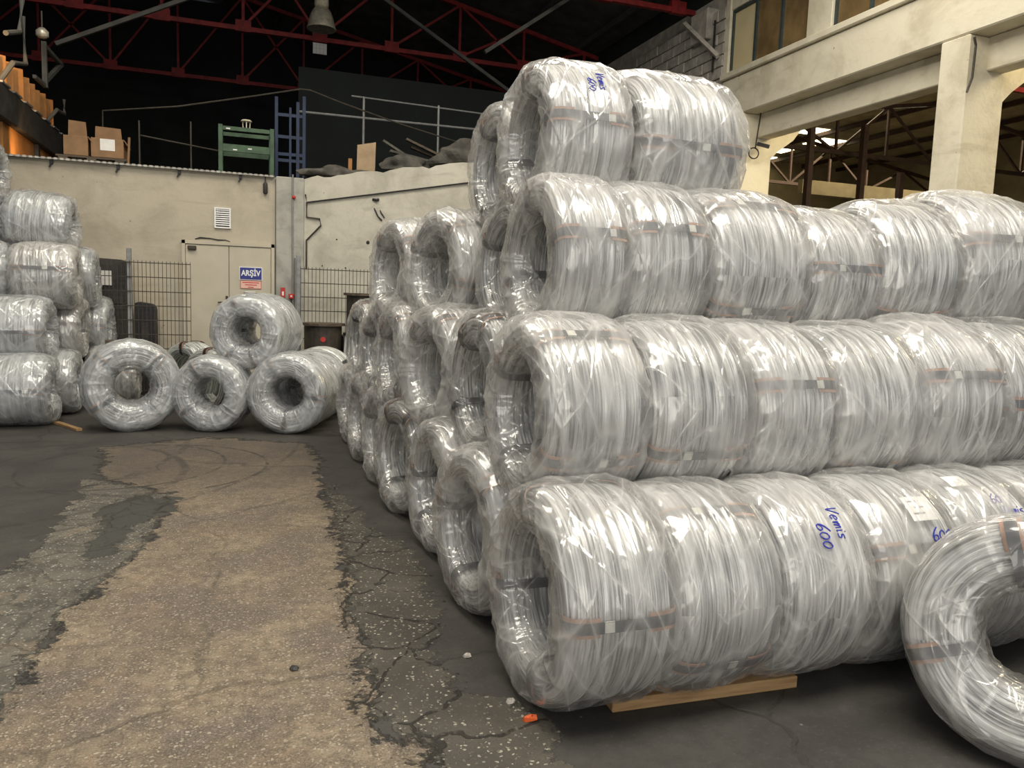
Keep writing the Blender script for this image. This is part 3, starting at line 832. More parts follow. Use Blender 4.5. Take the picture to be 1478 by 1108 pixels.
# front rows: (x0, x1) of each coil along the row, strap angles seen on the camera side
FRONT = [
    [(1.03, 1.475), (1.49, 1.93), (1.95, 2.38), (2.40, 2.86), (2.88, 3.36), (3.38, 3.88)],
    [(1.12, 1.575), (1.59, 2.09), (2.10, 2.54), (2.56, 3.06), (3.08, 3.58), (3.60, 4.10)],
    [(1.33, 1.69), (1.70, 2.13), (2.16, 2.72), (2.74, 3.20), (3.22, 3.72), (3.76, 4.34)],
    [(1.44, 1.90), (1.93, 2.57)]]
DETAIL = {
    (0, 0): ('front bottom coil with wide open hole, nearest the aisle, dark strap across its middle', 'film', 1, (172, 262, 352, 82)),
    (0, 1): ('second coil of the bottom front row, loose film fold, its underside on the timber plank', 'film_cloudy', 0, (205, 295, 25, 115)),
    (0, 2): ('third coil of the bottom front row with blue handwriting running down the film', 'film', 3, (240, 330, 60)),
    (0, 3): ('fourth coil of the bottom front row with white paper label and blue 600', 'film', 0, (158, 248, 338)),
    (0, 4): ('fifth coil of the bottom front row with tape label, behind the loose coil', 'film_cloudy', 1, (250, 340)),
    (0, 5): ('last coil of the bottom front row at the right picture edge', 'film', 3, (160, 250)),
    (1, 0): ('first coil of the second-layer front row, tight film, low dark strap with pale seal', 'film_cloudy', 3, (206, 296, 26, 116)),
    (1, 1): ('second coil of the second-layer front row, bare dark wires showing at a tear', 'film', 2, (208, 298, 28)),
    (1, 2): ('third coil of the second-layer front row with high dark strap', 'film_cloudy', 0, (162, 252, 342)),
    (1, 3): ('fourth coil of the second-layer front row with torn film and low strap', 'film', 4, (210, 300, 30)),
    (1, 4): ('fifth coil of the second-layer front row, large, ragged film edge, faint high strap', 'film', 1, (156, 246, 336)),
    (1, 5): ('half-bare coil of the second layer with brown pad at the right picture edge', 'film_clear', 4, (178, 268, 358)),
    (2, 0): ('first coil of the third-layer front row, hole wrapped in crumpled film', 'film', 1, (164, 254, 344, 74)),
    (2, 1): ('second coil of the third-layer front row with strap near its top', 'film', 3, (152, 242, 332)),
    (2, 2): ('third coil of the third-layer front row, glossy film, strap sagging low', 'film', 0, (215, 305, 125)),
    (2, 3): ('fourth coil of the third-layer front row, smaller, pale seal on its strap', 'film', 3, (166, 256, 346)),
    (2, 4): ('fifth coil of the third-layer front row, leaning, low strap', 'film_clear', 1, (212, 302, 32)),
    (2, 5): ('large end coil of the third layer in front of the concrete column', 'film', 0, (160, 250, 340)),
    (3, 0): ('topmost coil of the big stack with blue handwriting and open hole', 'film', 1, (166, 256, 346, 76)),
    (3, 1): ('second coil of the top layer, in front of the cream window, very long', 'film', 0, (190, 280, 100)),
}
FRONT_OBJ = {}
for L, row in enumerate(FRONT):
    for k, (a, b) in enumerate(row):
        lab, grade, v, st = DETAIL[(L, k)]
        R = RS; dy = 0.0; dz = 0.0; yaw = 0.0
        if (L, k) == (0, 0): R = 0.425
        if (L, k) == (2, 3): R = 0.385; dz = -0.02
        if (L, k) == (2, 4): R = 0.42; yaw = radians(-5); dz = 0.02
        if (L, k) == (2, 5): R = 0.46; dz = 0.07; yaw = radians(-6)
        if (L, k) == (1, 4): R = 0.43; yaw = radians(-5); dz = 0.02
        if (L, k) == (1, 5): R = 0.43; yaw = radians(-5); dz = 0.02
        if (L, k) == (3, 1): R = 0.43; yaw = radians(3)
        z = lz(L) + dz + (R-RS if L == 0 else 0)
        o = coil((a+b)/2, Y0 + DY/2*L + dy, z, b-a, R, lab, BIG, yaw=yaw, grade=grade, v=v, straps=st)
        FRONT_OBJ[(L, k)] = o

# rows behind: the open ends that line the aisle
ENDS = [[None, 1.02, 1.06, 1.01, 1.02, 1.01, 1.02], [None, 1.18, 1.12, 1.05, 1.07, 1.06], [None, 1.47, 1.25, 1.11], [None, 1.53]]
AISLE_YAW = {(2, 1): 4, (2, 2): 15, (2, 3): 12, (1, 1): 4, (1, 2): 11, (1, 3): 3, (0, 1): 7, (0, 2): 5, (0, 3): 11, (3, 1): 4}
LNAME = ('bottom layer', 'second layer', 'third layer', 'top layer')
for L, row in enumerate(ENDS):
    for j, x0 in enumerate(row):
        if x0 is None: continue
        rr = random.Random(50*L+j)
        ln = 0.44 + rr.uniform(-0.03, 0.04)
        lab = '%s aisle-side coil end behind the front row, in the big stack\'s %s' % (ORD[j-1], LNAME[L])
        coil(x0+ln/2, Y0 + DY*(j + L/2), lz(L), ln, RS, lab, BIG, grade=rr.choice(('film', 'film_clear', 'film', 'film_cloudy')),
             yaw=radians(AISLE_YAW.get((L, j), 5)), v=rr.choice((0, 1, 3, 1)), straps=[a + rr.uniform(0, 60) for a in (0, 90, 180, 270)])
        if (L, j) in ((0, 1), (0, 2), (0, 3), (1, 1), (1, 2), (2, 1), (2, 2), (3, 1)):
            coil(x0+ln+0.02+0.23, Y0 + DY*(j + L/2), lz(L), 0.46, RS,
                 'inner coil glimpsed through the hole of the %s aisle-side coil end, %s' % (ORD[j-1], LNAME[L]), BIG, v=0)

# the loose coil at the right edge, its face towards the camera
coil(2.60, 1.81, 0.426, 0.36, 0.426, 'loose coil standing on the floor in the right foreground, hole facing the camera', 'loose coils on the floor',
     yaw=atan2(1.80, 2.60)+0.0, fam='narrow', grade='film_clear', v=4, straps=(-20, 70, 160, 250), tilt=radians(15))

# group by the archive door
G2 = 'coils grouped before the archive door'
ya = radians(90-19.5)
dx, dyv = cos(ya), sin(ya)
coil(-0.26, 9.05, 0.41, 0.45, 0.41, 'wrapped coil on the floor, lower left of the small pyramid before the door', G2, yaw=ya, fam='narrow', grade='film_cold', v=0, straps=(60, 215, 320))
coil(0.53, 8.78, 0.44, 0.42, 0.44, 'wrapped coil on the floor, lower right front of the small pyramid before the door', G2, yaw=ya, fam='narrow', grade='film_cold', v=3, straps=(270, 180, 60))
for k, nm in enumerate(('first wrapped coil behind the lower right one of the small pyramid', 'second wrapped coil behind the lower right one of the small pyramid')):
    s = 0.44*(k+1)
    coil(0.53+dx*s, 8.78+dyv*s, 0.42, 0.42, 0.42, nm, G2, yaw=ya, fam='narrow', grade='film_cold', v=1)
coil(0.53+dx*1.36, 8.78+dyv*1.36, 0.44, 0.44, 0.44, 'bare bright wire coil with black strap at the right rear of the small pyramid', G2, yaw=ya, wrapped=False, straps=(20, 140, 260))
coil(0.12, 9.1, 1.085, 0.44, 0.405, 'wrapped coil on top of the small pyramid, red thing seen through its hole', G2, yaw=ya, fam='narrow', grade='film_cold', v=0, straps=(250, 310, 60))
coil(0.12+dx*0.46, 9.1+dyv*0.46, 1.085, 0.44, 0.405, 'wrapped coil behind the topmost one of the small pyramid', G2, yaw=ya, fam='narrow', grade='film_cold', v=1)
coil(-0.30, 10.15, 0.42, 0.36, 0.42, 'bare bright wire coil leaning behind the small pyramid, black band and red tag', G2, yaw=ya-0.5, wrapped=False, straps=(100,))
coil(-0.58, 10.62, 0.44, 0.36, 0.44, 'rearmost bare wire coil, left behind the small pyramid', G2, yaw=ya-0.5, wrapped=False, straps=(95,))
coil(-1.10, 9.17, 0.485, 0.42, 0.485, 'large wrapped coil standing alone like a wheel, hole facing the camera', 'loose coils on the floor', yaw=radians(97), fam='narrow', grade='film_cold', v=0, straps=(35, 135, 235, 325))

# left stack
G3 = 'coils of the left stack'
LEFT = [(0, 0, -1.94, 'bottom coil of the left stack at the picture edge, torn white film'), (1, 0, -2.03, 'second-layer coil of the left stack, faint brown strap'),
        (2, 0, -1.81, 'third-layer coil of the left stack with brown and grey strap, sticking out furthest'), (3, 0, -1.96, 'fourth-layer coil of the left stack, bright slanting film'),
        (4, 0, -2.77, 'topmost coil of the left stack, cut by the picture edge'),
        (0, 1, -1.82, 'bottom coil of the left stack, one row back, open end crumpled'), (1, 1, -1.83, 'second-layer coil of the left stack, one row back'),
        (1, 2, -1.65, 'second-layer coil of the left stack, two rows back'), (2, 1, -1.74, 'third-layer coil of the left stack, one row back'),
        (0, 2, -1.27, 'low wrapped coil behind the standing wheel coil, wooden block on it')]
for (l, r, xe, lab) in LEFT:
    R = 0.385
    ln = 0.66 if r == 0 else 0.56
    coil(xe-ln/2, 9.63+0.42*l+0.8*r, R+0.62*l, ln, R, lab, G3, fam='narrow', grade=('film_cold', 'film_cold', 'film_cloudy')[(l+r) % 3], v=(1, 0, 3, 1, 0)[(l+2*r) % 5],
         straps=(172, 262, 352, 82) if l != 3 else (230, 320, 50), yaw=radians((0, -1, 2, -3, 1)[l]), tilt=radians(4) if l == 3 else 0)
    if l < 4 and r == 0:
        coil(xe-ln-0.34, 9.63+0.42*l+0.8*r, R+0.62*l, 0.62, R, ('leftmost wrapped coil in the bottom layer of the left stack', 'leftmost wrapped coil in the second layer of the left stack', 'sliver of a wrapped coil at the left picture edge, third layer', 'sliver of a wrapped coil at the left picture edge, fourth layer')[l], G3, fam='narrow', grade='film_cold', v=0)

# ------------------------------------------------------------------ marker writing and paper labels on the film
GLY = {
    '6': [[(0.55, 1.0), (0.25, 0.72), (0.06, 0.35), (0.12, 0.06), (0.35, 0.0), (0.52, 0.16), (0.44, 0.38), (0.22, 0.40), (0.08, 0.24)]],
    '0': [[(0.30, 0.72), (0.10, 0.60), (0.04, 0.30), (0.18, 0.02), (0.40, 0.06), (0.52, 0.36), (0.42, 0.66), (0.26, 0.74)]],
    'V': [[(0.0, 1.0), (0.12, 0.3), (0.2, 0.0), (0.36, 0.5), (0.55, 1.0)]],
    'e': [[(0.05, 0.28), (0.40, 0.36), (0.42, 0.52), (0.22, 0.58), (0.06, 0.32), (0.16, 0.02), (0.46, 0.08)]],
    'm': [[(0.0, 0.5), (0.05, 0.0), (0.12, 0.42), (0.24, 0.5), (0.28, 0.0), (0.34, 0.42), (0.46, 0.5), (0.54, 0.02)]],
    'i': [[(0.06, 0.5), (0.10, 0.02), (0.22, 0.06)], [(0.12, 0.72), (0.14, 0.78)]],
    's': [[(0.42, 0.5), (0.16, 0.5), (0.10, 0.34), (0.36, 0.22), (0.34, 0.02), (0.04, 0.0)]],
}
ADV = {'m': 0.66, 'i': 0.30}
def smooth(pts, k=5):
    out = []
    n = len(pts)
    for i in range(n-1):
        p0, p1, p2, p3 = (np.array(pts[max(0, min(n-1, i+d))]) for d in (-1, 0, 1, 2))
        for s in range(k):
            t = s/k
            out.append(tuple(0.5*((2*p1) + (p2-p0)*t + (2*p0-5*p1+4*p2-p3)*t*t + (3*p1-p0-3*p2+p3)*t**3)))
    out.append(pts[-1])
    return out
def write_on(c, R, txt, x, phi, size, down=False, slant=0.15, name='handwriting'):
    """marker strokes on a coil's film; x along the axis from the coil's centre, phi = angle (180 faces -Y)"""
    mb = MB(); adv = 0.0
    RR = R + 0.017
    for ch in txt:
        for st in GLY[ch]:
            P = []
            for (a, b) in smooth(st):
                a = adv + a + slant*b
                if down: px, ph = x + b*size, radians(phi) + a*size/RR
                else:    px, ph = x + a*size, radians(phi) - b*size/RR
                P.append((px, RR*cos(ph), RR*sin(ph)))
            mb.tube(P, size*0.055, 4)
        adv += ADV.get(ch, 0.66)
    o = mb.build(name, M['ink'], c); o.location = (0, 0, R)
    o['label'] = 'blue marker handwriting'
    return o
def sheet_on(c, R, x0, x1, ph0, ph1, name='paper_label', mat=None):
    mb = MB(); RR = R + 0.009
    n = 5
    for k in range(n):
        a, b = radians(ph0+(ph1-ph0)*k/n), radians(ph0+(ph1-ph0)*(k+1)/n)
        v = [mb.bm.verts.new((x, r*cos(p), r*sin(p))) for r in (RR, RR+0.0015) for (x, p) in ((x0, a), (x1, a), (x1, b), (x0, b))]
        for f in ((3,2,1,0),(4,5,6,7),(0,1,5,4),(1,2,6,5),(2,3,7,6),(3,0,4,7)): mb.bm.faces.new([v[i] for i in f])
    o = mb.build(name, mat or M['paper'], c); o.location = (0, 0, R)
    return o
c = FRONT_OBJ[(0, 2)]
write_on(c, RS, '600', -0.05, 135, 0.055, down=True)
write_on(c, RS, 'Vemis', 0.035, 126, 0.05, down=True)
c = FRONT_OBJ[(0, 3)]
lb = sheet_on(c, RS, -0.02, 0.11, 122, 138)
lb['label'] = 'white paper label'
for k, (a, b) in enumerate(((0.0, 0.05), (0.02, 0.08), (0.0, 0.06))):
    MB_o = sheet_on(c, RS+0.002, a, b, 125+k*4, 125.7+k*4, 'print_line', M['print'])
    MB_o.parent = lb; MB_o.location = (0, 0, 0)
write_on(c, RS, '600', 0.03, 150, 0.055)
write_on(c, RS, 'V', 0.06, 163, 0.05)
c = FRONT_OBJ[(0, 4)]
sheet_on(c, RS, -0.17, -0.06, 106, 116, 'tape_label')
write_on(c, RS, '60', -0.04, 131, 0.05)
write_on(c, RS, 'Vemis', -0.02, 139, 0.045)
c = FRONT_OBJ[(3, 0)]
write_on(c, RS, '600', -0.02, 141, 0.045, down=True)
write_on(c, RS, 'Vemis', 0.04, 134, 0.045, down=True)

# ------------------------------------------------------------------ timber on the floor
def beam_on_floor(name, p, q, w, h, label, cat='plank', mat='timber'):
    p, q = Vector(p), Vector(q)
    c = (p+q)/2; d = q-p
    o = MB().box(-d.length/2, d.length/2, -w/2, w/2, 0, h).build(name, M[mat], bevel=0.004)
    o.location = (c.x, c.y, 0); o.rotation_euler = (0, 0, atan2(d.y, d.x))
    return tag(o, label, cat)
beam_on_floor('timber_plank', (1.33, 2.53, 0), (2.16, 2.50, 0), 0.10, 0.05, 'sawn timber plank wedged under the front bottom coils')
beam_on_floor('timber_plank', (-1.92, 9.62, 0), (-1.60, 9.10, 0), 0.06, 0.03, 'small yellow timber batten beside the left stack')
o = MB().box(-0.09, 0.09, -0.06, 0.06, 0, 0.08).build('wood_block', M['old_wood'], bevel=0.004)
o.location = (-1.53, 11.05, 0.765); tag(o, 'small brown wood block lying on the low coil behind the wheel', 'wood block')
bm_o = MB().lathe([(0.004, 0), (0.032, 0.002), (0.028, 0.012), (0.010, 0.016)], 7).build('plastic_scrap', M['orange'], rough=0.006, seed=2)
bm_o.location = (1.01, 2.52, 0); bm_o.scale = (1, 0.6, 1); tag(bm_o, 'bright orange plastic scrap on the floor before the front coil', 'scrap')
for k, (x, y, r) in enumerate(((0.205, 3.15, 0.020), (0.985, 2.66, 0.02), (0.925, 3.07, 0.02))):
    o = MB().lathe([(r*0.4, 0), (r, 0.003), (r*0.8, r*0.5), (r*0.3, r*0.7)], 7).build('floor_chip', M['charcoal'] if k == 0 else M['block'], rough=0.004, seed=k)
    o.location = (x, y, 0)
    tag(o, ('dark asphalt chip lying on the tan floor', 'pale stone chip by the foot of the front coil', 'pale stone chip at the smooth dark patch')[k], 'chip')

# ------------------------------------------------------------------ things on the back wall
def vent():
    v = tag(empty('wall_vent', (-0.235, BW, 2.44)), 'white louvred vent high on the wall above the door', 'vent')
    for a, b, c0, d0 in ((-0.115, -0.095, 0, 0.30), (0.095, 0.115, 0, 0.30), (-0.095, 0.095, 0, 0.02), (-0.095, 0.095, 0.28, 0.30)):
        MB().box(a, b, -0.03, 0.0, c0, d0).build('vent_frame', M['white'], v)
    MB().box(-0.095, 0.095, -0.006, -0.001, 0.02, 0.28).build('vent_backing', M['black'], v)
    me = None
    for k in range(8):
        z = 0.04 + k*0.031
        if me is None:
            me = MB().prism([(-0.025, 0), (-0.008, 0.016), (-0.008, 0.020), (-0.025, 0.004)], 'x', -0.095, 0.095).mesh('slat'); me.materials.append(M['white'])
        o = new_mesh_obj('slat', me, None, v); o.location = (0, 0, z)
vent()

def signs():
    s = tag(empty('door_sign', (0.16, BW-0.045, 1.69)), 'blue door sign with white lettering ARSIV on the right leaf', 'sign')
    s['label'] = 'blue sign with white letters ARŞİV on the door'
    MB().box(-0.165, 0.165, 0, 0.008, 0, 0.195).build('sign_border', M['white'], s)
    MB().box(-0.155, 0.155, -0.004, 0, 0.010, 0.185).build('sign_plate', M['sign_blue'], s)
    wall_text('ARŞİV', 0.115, 0, -0.006, 0.100, M['white'], s, 0.0035, 0.80)
    n = tag(empty('paper_notice', (0.16, BW-0.045, 1.56)), 'pink notice with red text under the blue door sign', 'notice')
    MB().box(-0.15, 0.15, 0, 0.004, 0, 0.118).build('notice_border', M['red_plastic'], n)
    MB().box(-0.144, 0.144, -0.002, 0, 0.006, 0.112).build('notice_sheet', M['pink'], n)
    for k, w in enumerate((0.12, 0.085, 0.04)):
        MB().box(-w, w, -0.004, -0.002, 0.086-k*0.034, 0.098-k*0.034).build('print_line', M['red_plastic'], n)
    b = tag(empty('small_plate', (0.15, BW-0.045, 1.44)), 'small dark plate below the pink notice on the door', 'plate')
    MB().box(-0.095, 0.095, 0, 0.005, 0, 0.055).build('plate', M['charcoal'], b)
    MB().box(-0.075, 0.075, 0, 0.005, 0.062, 0.080).build('plate_strip', M['paper'], b)
    f = tag(empty('fire_sign', (0.625, BW-0.065, 1.45)), 'small red fire sign with a white mark on the pillar', 'sign')
    MB().box(-0.035, 0.035, -0.006, 0, 0, 0.145).build('sign_plate', M['red_plastic'], f)
    MB().box(-0.014, 0.014, -0.009, -0.006, 0.025, 0.085).build('sign_mark', M['white'], f)
    c = tag(empty('alarm_call_point', (0.745, BW-0.065, 1.43)), 'red alarm call point on the pillar beside the fire sign', 'alarm')
    MB().box(-0.035, 0.035, -0.05, 0, 0, 0.075).build('housing', M['red_plastic'], c, bevel=0.006)
    MB().box(-0.012, 0.012, -0.054, -0.05, 0.028, 0.05).build('button', M['white'], c)
    MB().bar((0.03, -0.03, 0.06), (0.11, -0.03, 0.075), 0.02).build('lever', M['red_plastic'], c)
    MB().tube([(0.0, -0.025, 0), (0.01, -0.025, -0.1), (0.05, -0.02, -0.22), (0.06, -0.02, -0.5)], 0.008, 6).build('cable', M['black'], c)
    r = tag(MB().lathe([(0.012, 0), (0.028, 0.01), (0.028, 0.03), (0.012, 0.045)], 14).build('red_beacon', M['red_plastic'], smooth=True), 'tiny red beacon near the top of the pillar', 'beacon')
    r.rotation_euler = (pi/2, 0, 0); r.location = (0.78, BW-0.065, 2.96)
signs()

# metal edge strip with clips along the wall top
e = tag(empty('edge_rail', (-1.7, BW, 3.24)), 'long ribbed metal edge rail along the top of the back wall', 'rail')
MB().box(-7.3, 2.2, -0.07, 0.05, 0.0, 0.018).build('rail_bar', M['galv'], e)
me = MB().box(-0.022, 0.022, -0.078, -0.068, -0.004, 0.024).mesh('rib'); me.materials.append(M['block'])
for k in range(60):
    o = new_mesh_obj('rib', me, None, e); o.location = (2.16-k*0.075, 0, 0)
for X in (-2.45, -1.62, -0.82, 0.02):
    MB().box(X+1.7-0.02, X+1.7+0.02, -0.05, 0.0, -0.06, -0.002).bar((X+1.7, -0.03, -0.05), (X+1.7-0.03, -0.03, -0.11), 0.02).build('clip', M['black'], e)
h = tag(MB().lathe([(0.015, 0), (0.034, 0.02), (0.034, 0.15), (0.012, 0.18), (0.008, 0.26)], 10).build('hanging_handset', M['charcoal'], smooth=True), 'dark handset hanging from the rail end above the door', 'handset')
h.location = (0.37, BW-0.045, 2.98)
def pipe(name, pts, r, mat, label, cat='conduit', n=6):
    c = Vector(pts[0])
    return tag(MB().tube([Vector(p)-c for p in pts], r, n).build(name, M[mat], loc=c), label, cat)
pipe('conduit', [(0.525, BW-0.015, 3.22), (0.525, BW-0.015, 0.0)], 0.012, 'dark_steel', 'dark vertical conduit in the corner right of the door')
pipe('conduit', [(0.765, BW-0.075, 3.3), (0.765, BW-0.075, 1.5)], 0.012, 'galv', 'grey vertical conduit on the pillar')
pipe('conduit', [(0.82, BW-0.09, 2.05), (0.82, BW-0.09, 0.0)], 0.03, 'galv', 'thick grey pipe at the foot of the pillar')
pipe('conduit', [on_slant(0.02, 3.02, 0.02), on_slant(0.04, 2.9, 0.02), on_slant(2.9, 3.34, 0.02), on_slant(5.0, 3.64, 0.02)], 0.012, 'black', 'black cable rising along the slanted wall', 'cable')
pipe('conduit', [on_slant(0.04, 2.9, 0.02), on_slant(0.04, 2.68, 0.02), on_slant(0.24, 2.66, 0.02), on_slant(0.26, 2.56, 0.02), on_slant(0.04, 2.33, 0.02), on_slant(0.04, 1.9, 0.02)], 0.013, 'dark_steel', 'zigzag dark conduit on the slanted wall')
b = tag(empty('wall_stub', on_slant(1.05, 2.93, 0.0)), 'black cable stubs poking from the slanted wall above the rear coils', 'cable')
MB().tube([(0, 0, 0.05), (0.04, -0.05, 0.04), (0.08, -0.04, 0.055)], 0.022, 6).build('stub_box', M['black'], b)
MB().tube([(0.02, 0, -0.08), (0.07, -0.05, -0.2), (0.13, -0.06, -0.26)], 0.012, 6).build('stub_cable', M['black'], b)
MB().tube([(0.09, 0, -0.05), (0.12, -0.05, -0.15), (0.17, -0.06, -0.22)], 0.012, 6).build('stub_cable', M['black'], b)
for k, (s, z, r) in enumerate(((0.98, 2.33, 0.028), (0.50, 2.36, 0.012), (0.64, 1.93, 0.014), (0.28, 1.95, 0.012))):
    o = MB().lathe([(r*0.6, 0), (r, 0.004), (r*0.5, 0.008)], 8).build('wall_plug', M['black'], rough=0.003, seed=k)
    o.location = on_slant(s, z, 0.0); o.rotation_euler = (pi/2, 0, atan2(-2.0, 5.66))
    tag(o, ('larger black plug hole low on the slanted wall', 'upper left black plug hole on the slanted wall', 'black plug hole behind the right fence', 'black plug hole behind the right fence near the pillar')[k], 'plug')

# ------------------------------------------------------------------ wire mesh fences
def fence(x0, x1, y, z1, label, posts):
    f = tag(empty('wire_fence', ((x0+x1)/2, y, 0)), label, 'fence', 'wire mesh fences')
    ox = -(x0+x1)/2
    mb = MB()
    n = int((x1-x0)/0.052)
    for k in range(n+1):
        X = x0 + (x1-x0)*k/n + ox
        mb.box(X-0.0035, X+0.0035, -0.004, 0.004, 0.05, z1+0.03)
    o = mb.build('vertical_wires', M['dark_steel'], f); o['kind'] = 'stuff'
    me = MB().box(x0+ox, x1+ox, -0.012, -0.003, -0.006, 0.006).mesh('horizontal_wire'); me.materials.append(M['dark_steel'])
    k = 0
    while z1 - k*0.2 > 0.05:
        w = new_mesh_obj('horizontal_wire', me, None, f); w.location = (0, 0, z1 - k*0.2); k += 1
    for X in posts:
        MB().box(X-0.03+ox, X+0.03+ox, 0.005, 0.06, 0, 2.06).build('post', M['galv'], f, bevel=0.005)
    return f
fence(-3.0, -0.66, 12.0, 1.87, 'wire mesh fence left of the archive door', (-1.45, -2.95))
fence(0.83, 2.05, 11.6, 1.87, 'wire mesh fence right of the archive door behind the big stack', (0.80,))

# ------------------------------------------------------------------ things behind the fences
def tub(name, x0, x1, y0, y1, z0, z1, label, mat, holes=False):
    t = tag(empty(name, ((x0+x1)/2, (y0+y1)/2, z0)), label, 'container')
    w, d, h = (x1-x0)/2, (y1-y0)/2, z1-z0
    r = 0.09
    pr = [(-w, 0), (w, 0), (w, h-r)] + [(w-r+r*cos(a), h-r+r*sin(a)) for a in (0.4, 0.8, 1.2)] + [(w-r, h), (-w+r*0.5, h+0.02), (-w, h)]
    MB().prism(pr, 'y', -d, d).build('body', M[mat], t, bevel=0.006)
    n = max(3, int((x1-x0)/0.07))
    me = MB().box(-0.012, 0.012, -0.012, 0.0, 0.05, h-0.12).mesh('rib'); me.materials.append(M[mat])
    for k in range(n):
        o = new_mesh_obj('rib', me, None, t); o.location = (-w+0.05+(2*w-0.1)*k/(n-1), -d, 0)
    return t
t = tub('plastic_container', -2.1, -1.48, 12.1, 12.4, 1.28, 1.90, 'tall charcoal ribbed plastic container with white paper, behind the left fence', 'charcoal')
MB().box(-0.04, 0.11, -0.175, -0.163, 0.26, 0.46).build('paper_sheet', M['paper'], t)
tub('plastic_container', -2.1, -1.47, 12.1, 12.4, 0.0, 1.27, 'lower charcoal ribbed container carrying another one, behind the left fence', 'charcoal')
t = tub('plastic_container', -1.40, -1.13, 12.1, 12.4, 0.55, 1.30, 'short black container with an open slot beside the fence post', 'black')
MB().box(-0.05, 0.05, -0.17, -0.163, 0.20, 0.48).build('slot', M['charcoal'], t)
MB().box(-0.05, 0.06, -0.18, -0.163, 0.14, 0.19).build('slot_ledge', M['old_wood'], t)
o = MB().box(-0.5, 0.5, -0.15, 0.15, 0, 0.55).build('dark_plinth', M['black'], bevel=0.01); o.location = (-0.9, 12.25, 0); tag(o, 'long low black plinth at the foot of the back wall', 'plinth')

def drum(x, y, z0, z1, r, label, dots):
    d = tag(empty('cable_drum', (x, y, z0)), label, 'drum', 'drums behind the right fence')
    h = z1-z0
    MB().lathe([(r*0.86, 0.03), (r*0.86, h-0.03)], 24).build('drum_core', M['dark_steel'], d, smooth=False)
    MB().lathe([(r, 0), (r, 0.035)], 24).build('flange', M['old_wood'], d)
    MB().lathe([(r, h-0.035), (r, h)], 24).build('flange', M['old_wood'], d)
    for a in dots:
        MB().lathe([(0.035, 0), (0.035, 0.006)], 14).build('red_sticker', M['red_plastic'], d).matrix_local = Matrix.Translation((r*0.86*sin(a), -r*0.86*cos(a)-0.003, h*0.62)) @ Matrix.Rotation(a, 4, 'Z') @ Matrix.Rotation(pi/2, 4, 'X')
    MB().prism([(-0.10, h*0.28), (0.14, h*0.28), (0.14, h*0.36), (-0.10, h*0.36)], 'y', -r*0.90, -r*0.84).build('paper_strip', M['galv'], d)
    return d
drum(1.68, 11.15, 0.95, 1.55, 0.30, 'dark drum with red stickers standing high behind the right fence', (-0.35, 0.65))
drum(1.10, 11.10, 0.55, 1.12, 0.30, 'lower dark drum with one red sticker beside the door group', (-0.1,))
o = MB().box(-0.35, 0.35, -0.3, 0.3, 0, 0.548).build('pallet_box', M['old_wood'], bevel=0.01); o.location = (1.10, 11.10, 0); tag(o, 'dark wooden box under the lower drum', 'box')
cr = tag(empty('slatted_crate', (1.66, 11.15, 0.0)), 'slatted wooden crate under the high drum', 'crate')
MB().box(-0.33, 0.33, -0.34, 0.3, 0.60, 0.66).build('crate_rail', M['old_wood'], cr, bevel=0.006)
MB().box(-0.33, 0.33, -0.3, 0.3, 0.0, 0.60).build('crate_base', M['charcoal'], cr, bevel=0.006)
MB().box(-0.30, 0.30, -0.24, 0.28, 0.66, 0.948).build('crate_core', M['charcoal'], cr)
me = MB().bar((0, -0.36, 0.67), (0.03, -0.26, 0.93), 0.028, 0.02).mesh('slat'); me.materials.append(M['galv'])
for k in range(11):
    o = new_mesh_obj('slat', me, None, cr); o.location = (-0.30 + k*0.058, 0, 0)

# ------------------------------------------------------------------ upper storey behind the back wall
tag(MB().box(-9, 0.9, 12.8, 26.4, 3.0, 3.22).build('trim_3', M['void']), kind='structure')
MZ = 3.25
def carton(x, y, w, d, h, label, flap, paper=False, back=True):
    c = tag(empty('cardboard_box', (x, y, MZ+0.10)), label, 'box', 'cartons on the upper floor')
    MB().box(-w/2, w/2, -d/2, d/2, 0, h).build('carton_body', M['carton'], c, bevel=0.006)
    if back: MB().prism([(-w/2+0.01, h), (w/2-0.05, h), (w/2-0.07, h+flap), (-w/2+0.02, h+flap*1.05)], 'y', d/2-0.10, d/2-0.09).build('flap', M['carton'], c)
    MB().prism([(w/2, h), (w/2+0.05, h-0.08), (w/2+0.055, h-0.075), (w/2+0.006, h+0.005)], 'y', -d/2, d/2).build('flap', M['carton'], c)
    if paper: MB().box(-0.09, 0.10, -d/2-0.004, -d/2-0.001, 0.10, 0.26).build('paper_label', M['paper'], c)
carton(-2.18, 12.86, 0.31, 0.4, 0.27, 'left cardboard box on a pallet, upright flap behind it', 0.25)
carton(-1.78, 12.86, 0.42, 0.4, 0.27, 'right cardboard box with white paper label on the pallet', 0.20, True)
p = tag(empty('pallet', (-1.98, 12.86, MZ)), 'low dark pallet under the two cardboard boxes', 'pallet')
for k in range(3): MB().box(-0.42+k*0.36, -0.30+k*0.36, -0.22, 0.22, 0, 0.07).build('bearer', M['old_wood'], p)
for k in range(4): MB().box(-0.45, 0.45, -0.22+k*0.12, -0.14+k*0.12, 0.072, 0.096).build('deck_board', M['old_wood'], p)
def thin(name, p, q, r, mat, label, cat):
    return pipe(name, [p, q], r, mat, label, cat)
thin('batten', (-1.52, 12.70, MZ), (-1.50, 12.72, MZ+0.42), 0.018, 'carton', 'thin upright batten right of the cartons', 'batten')

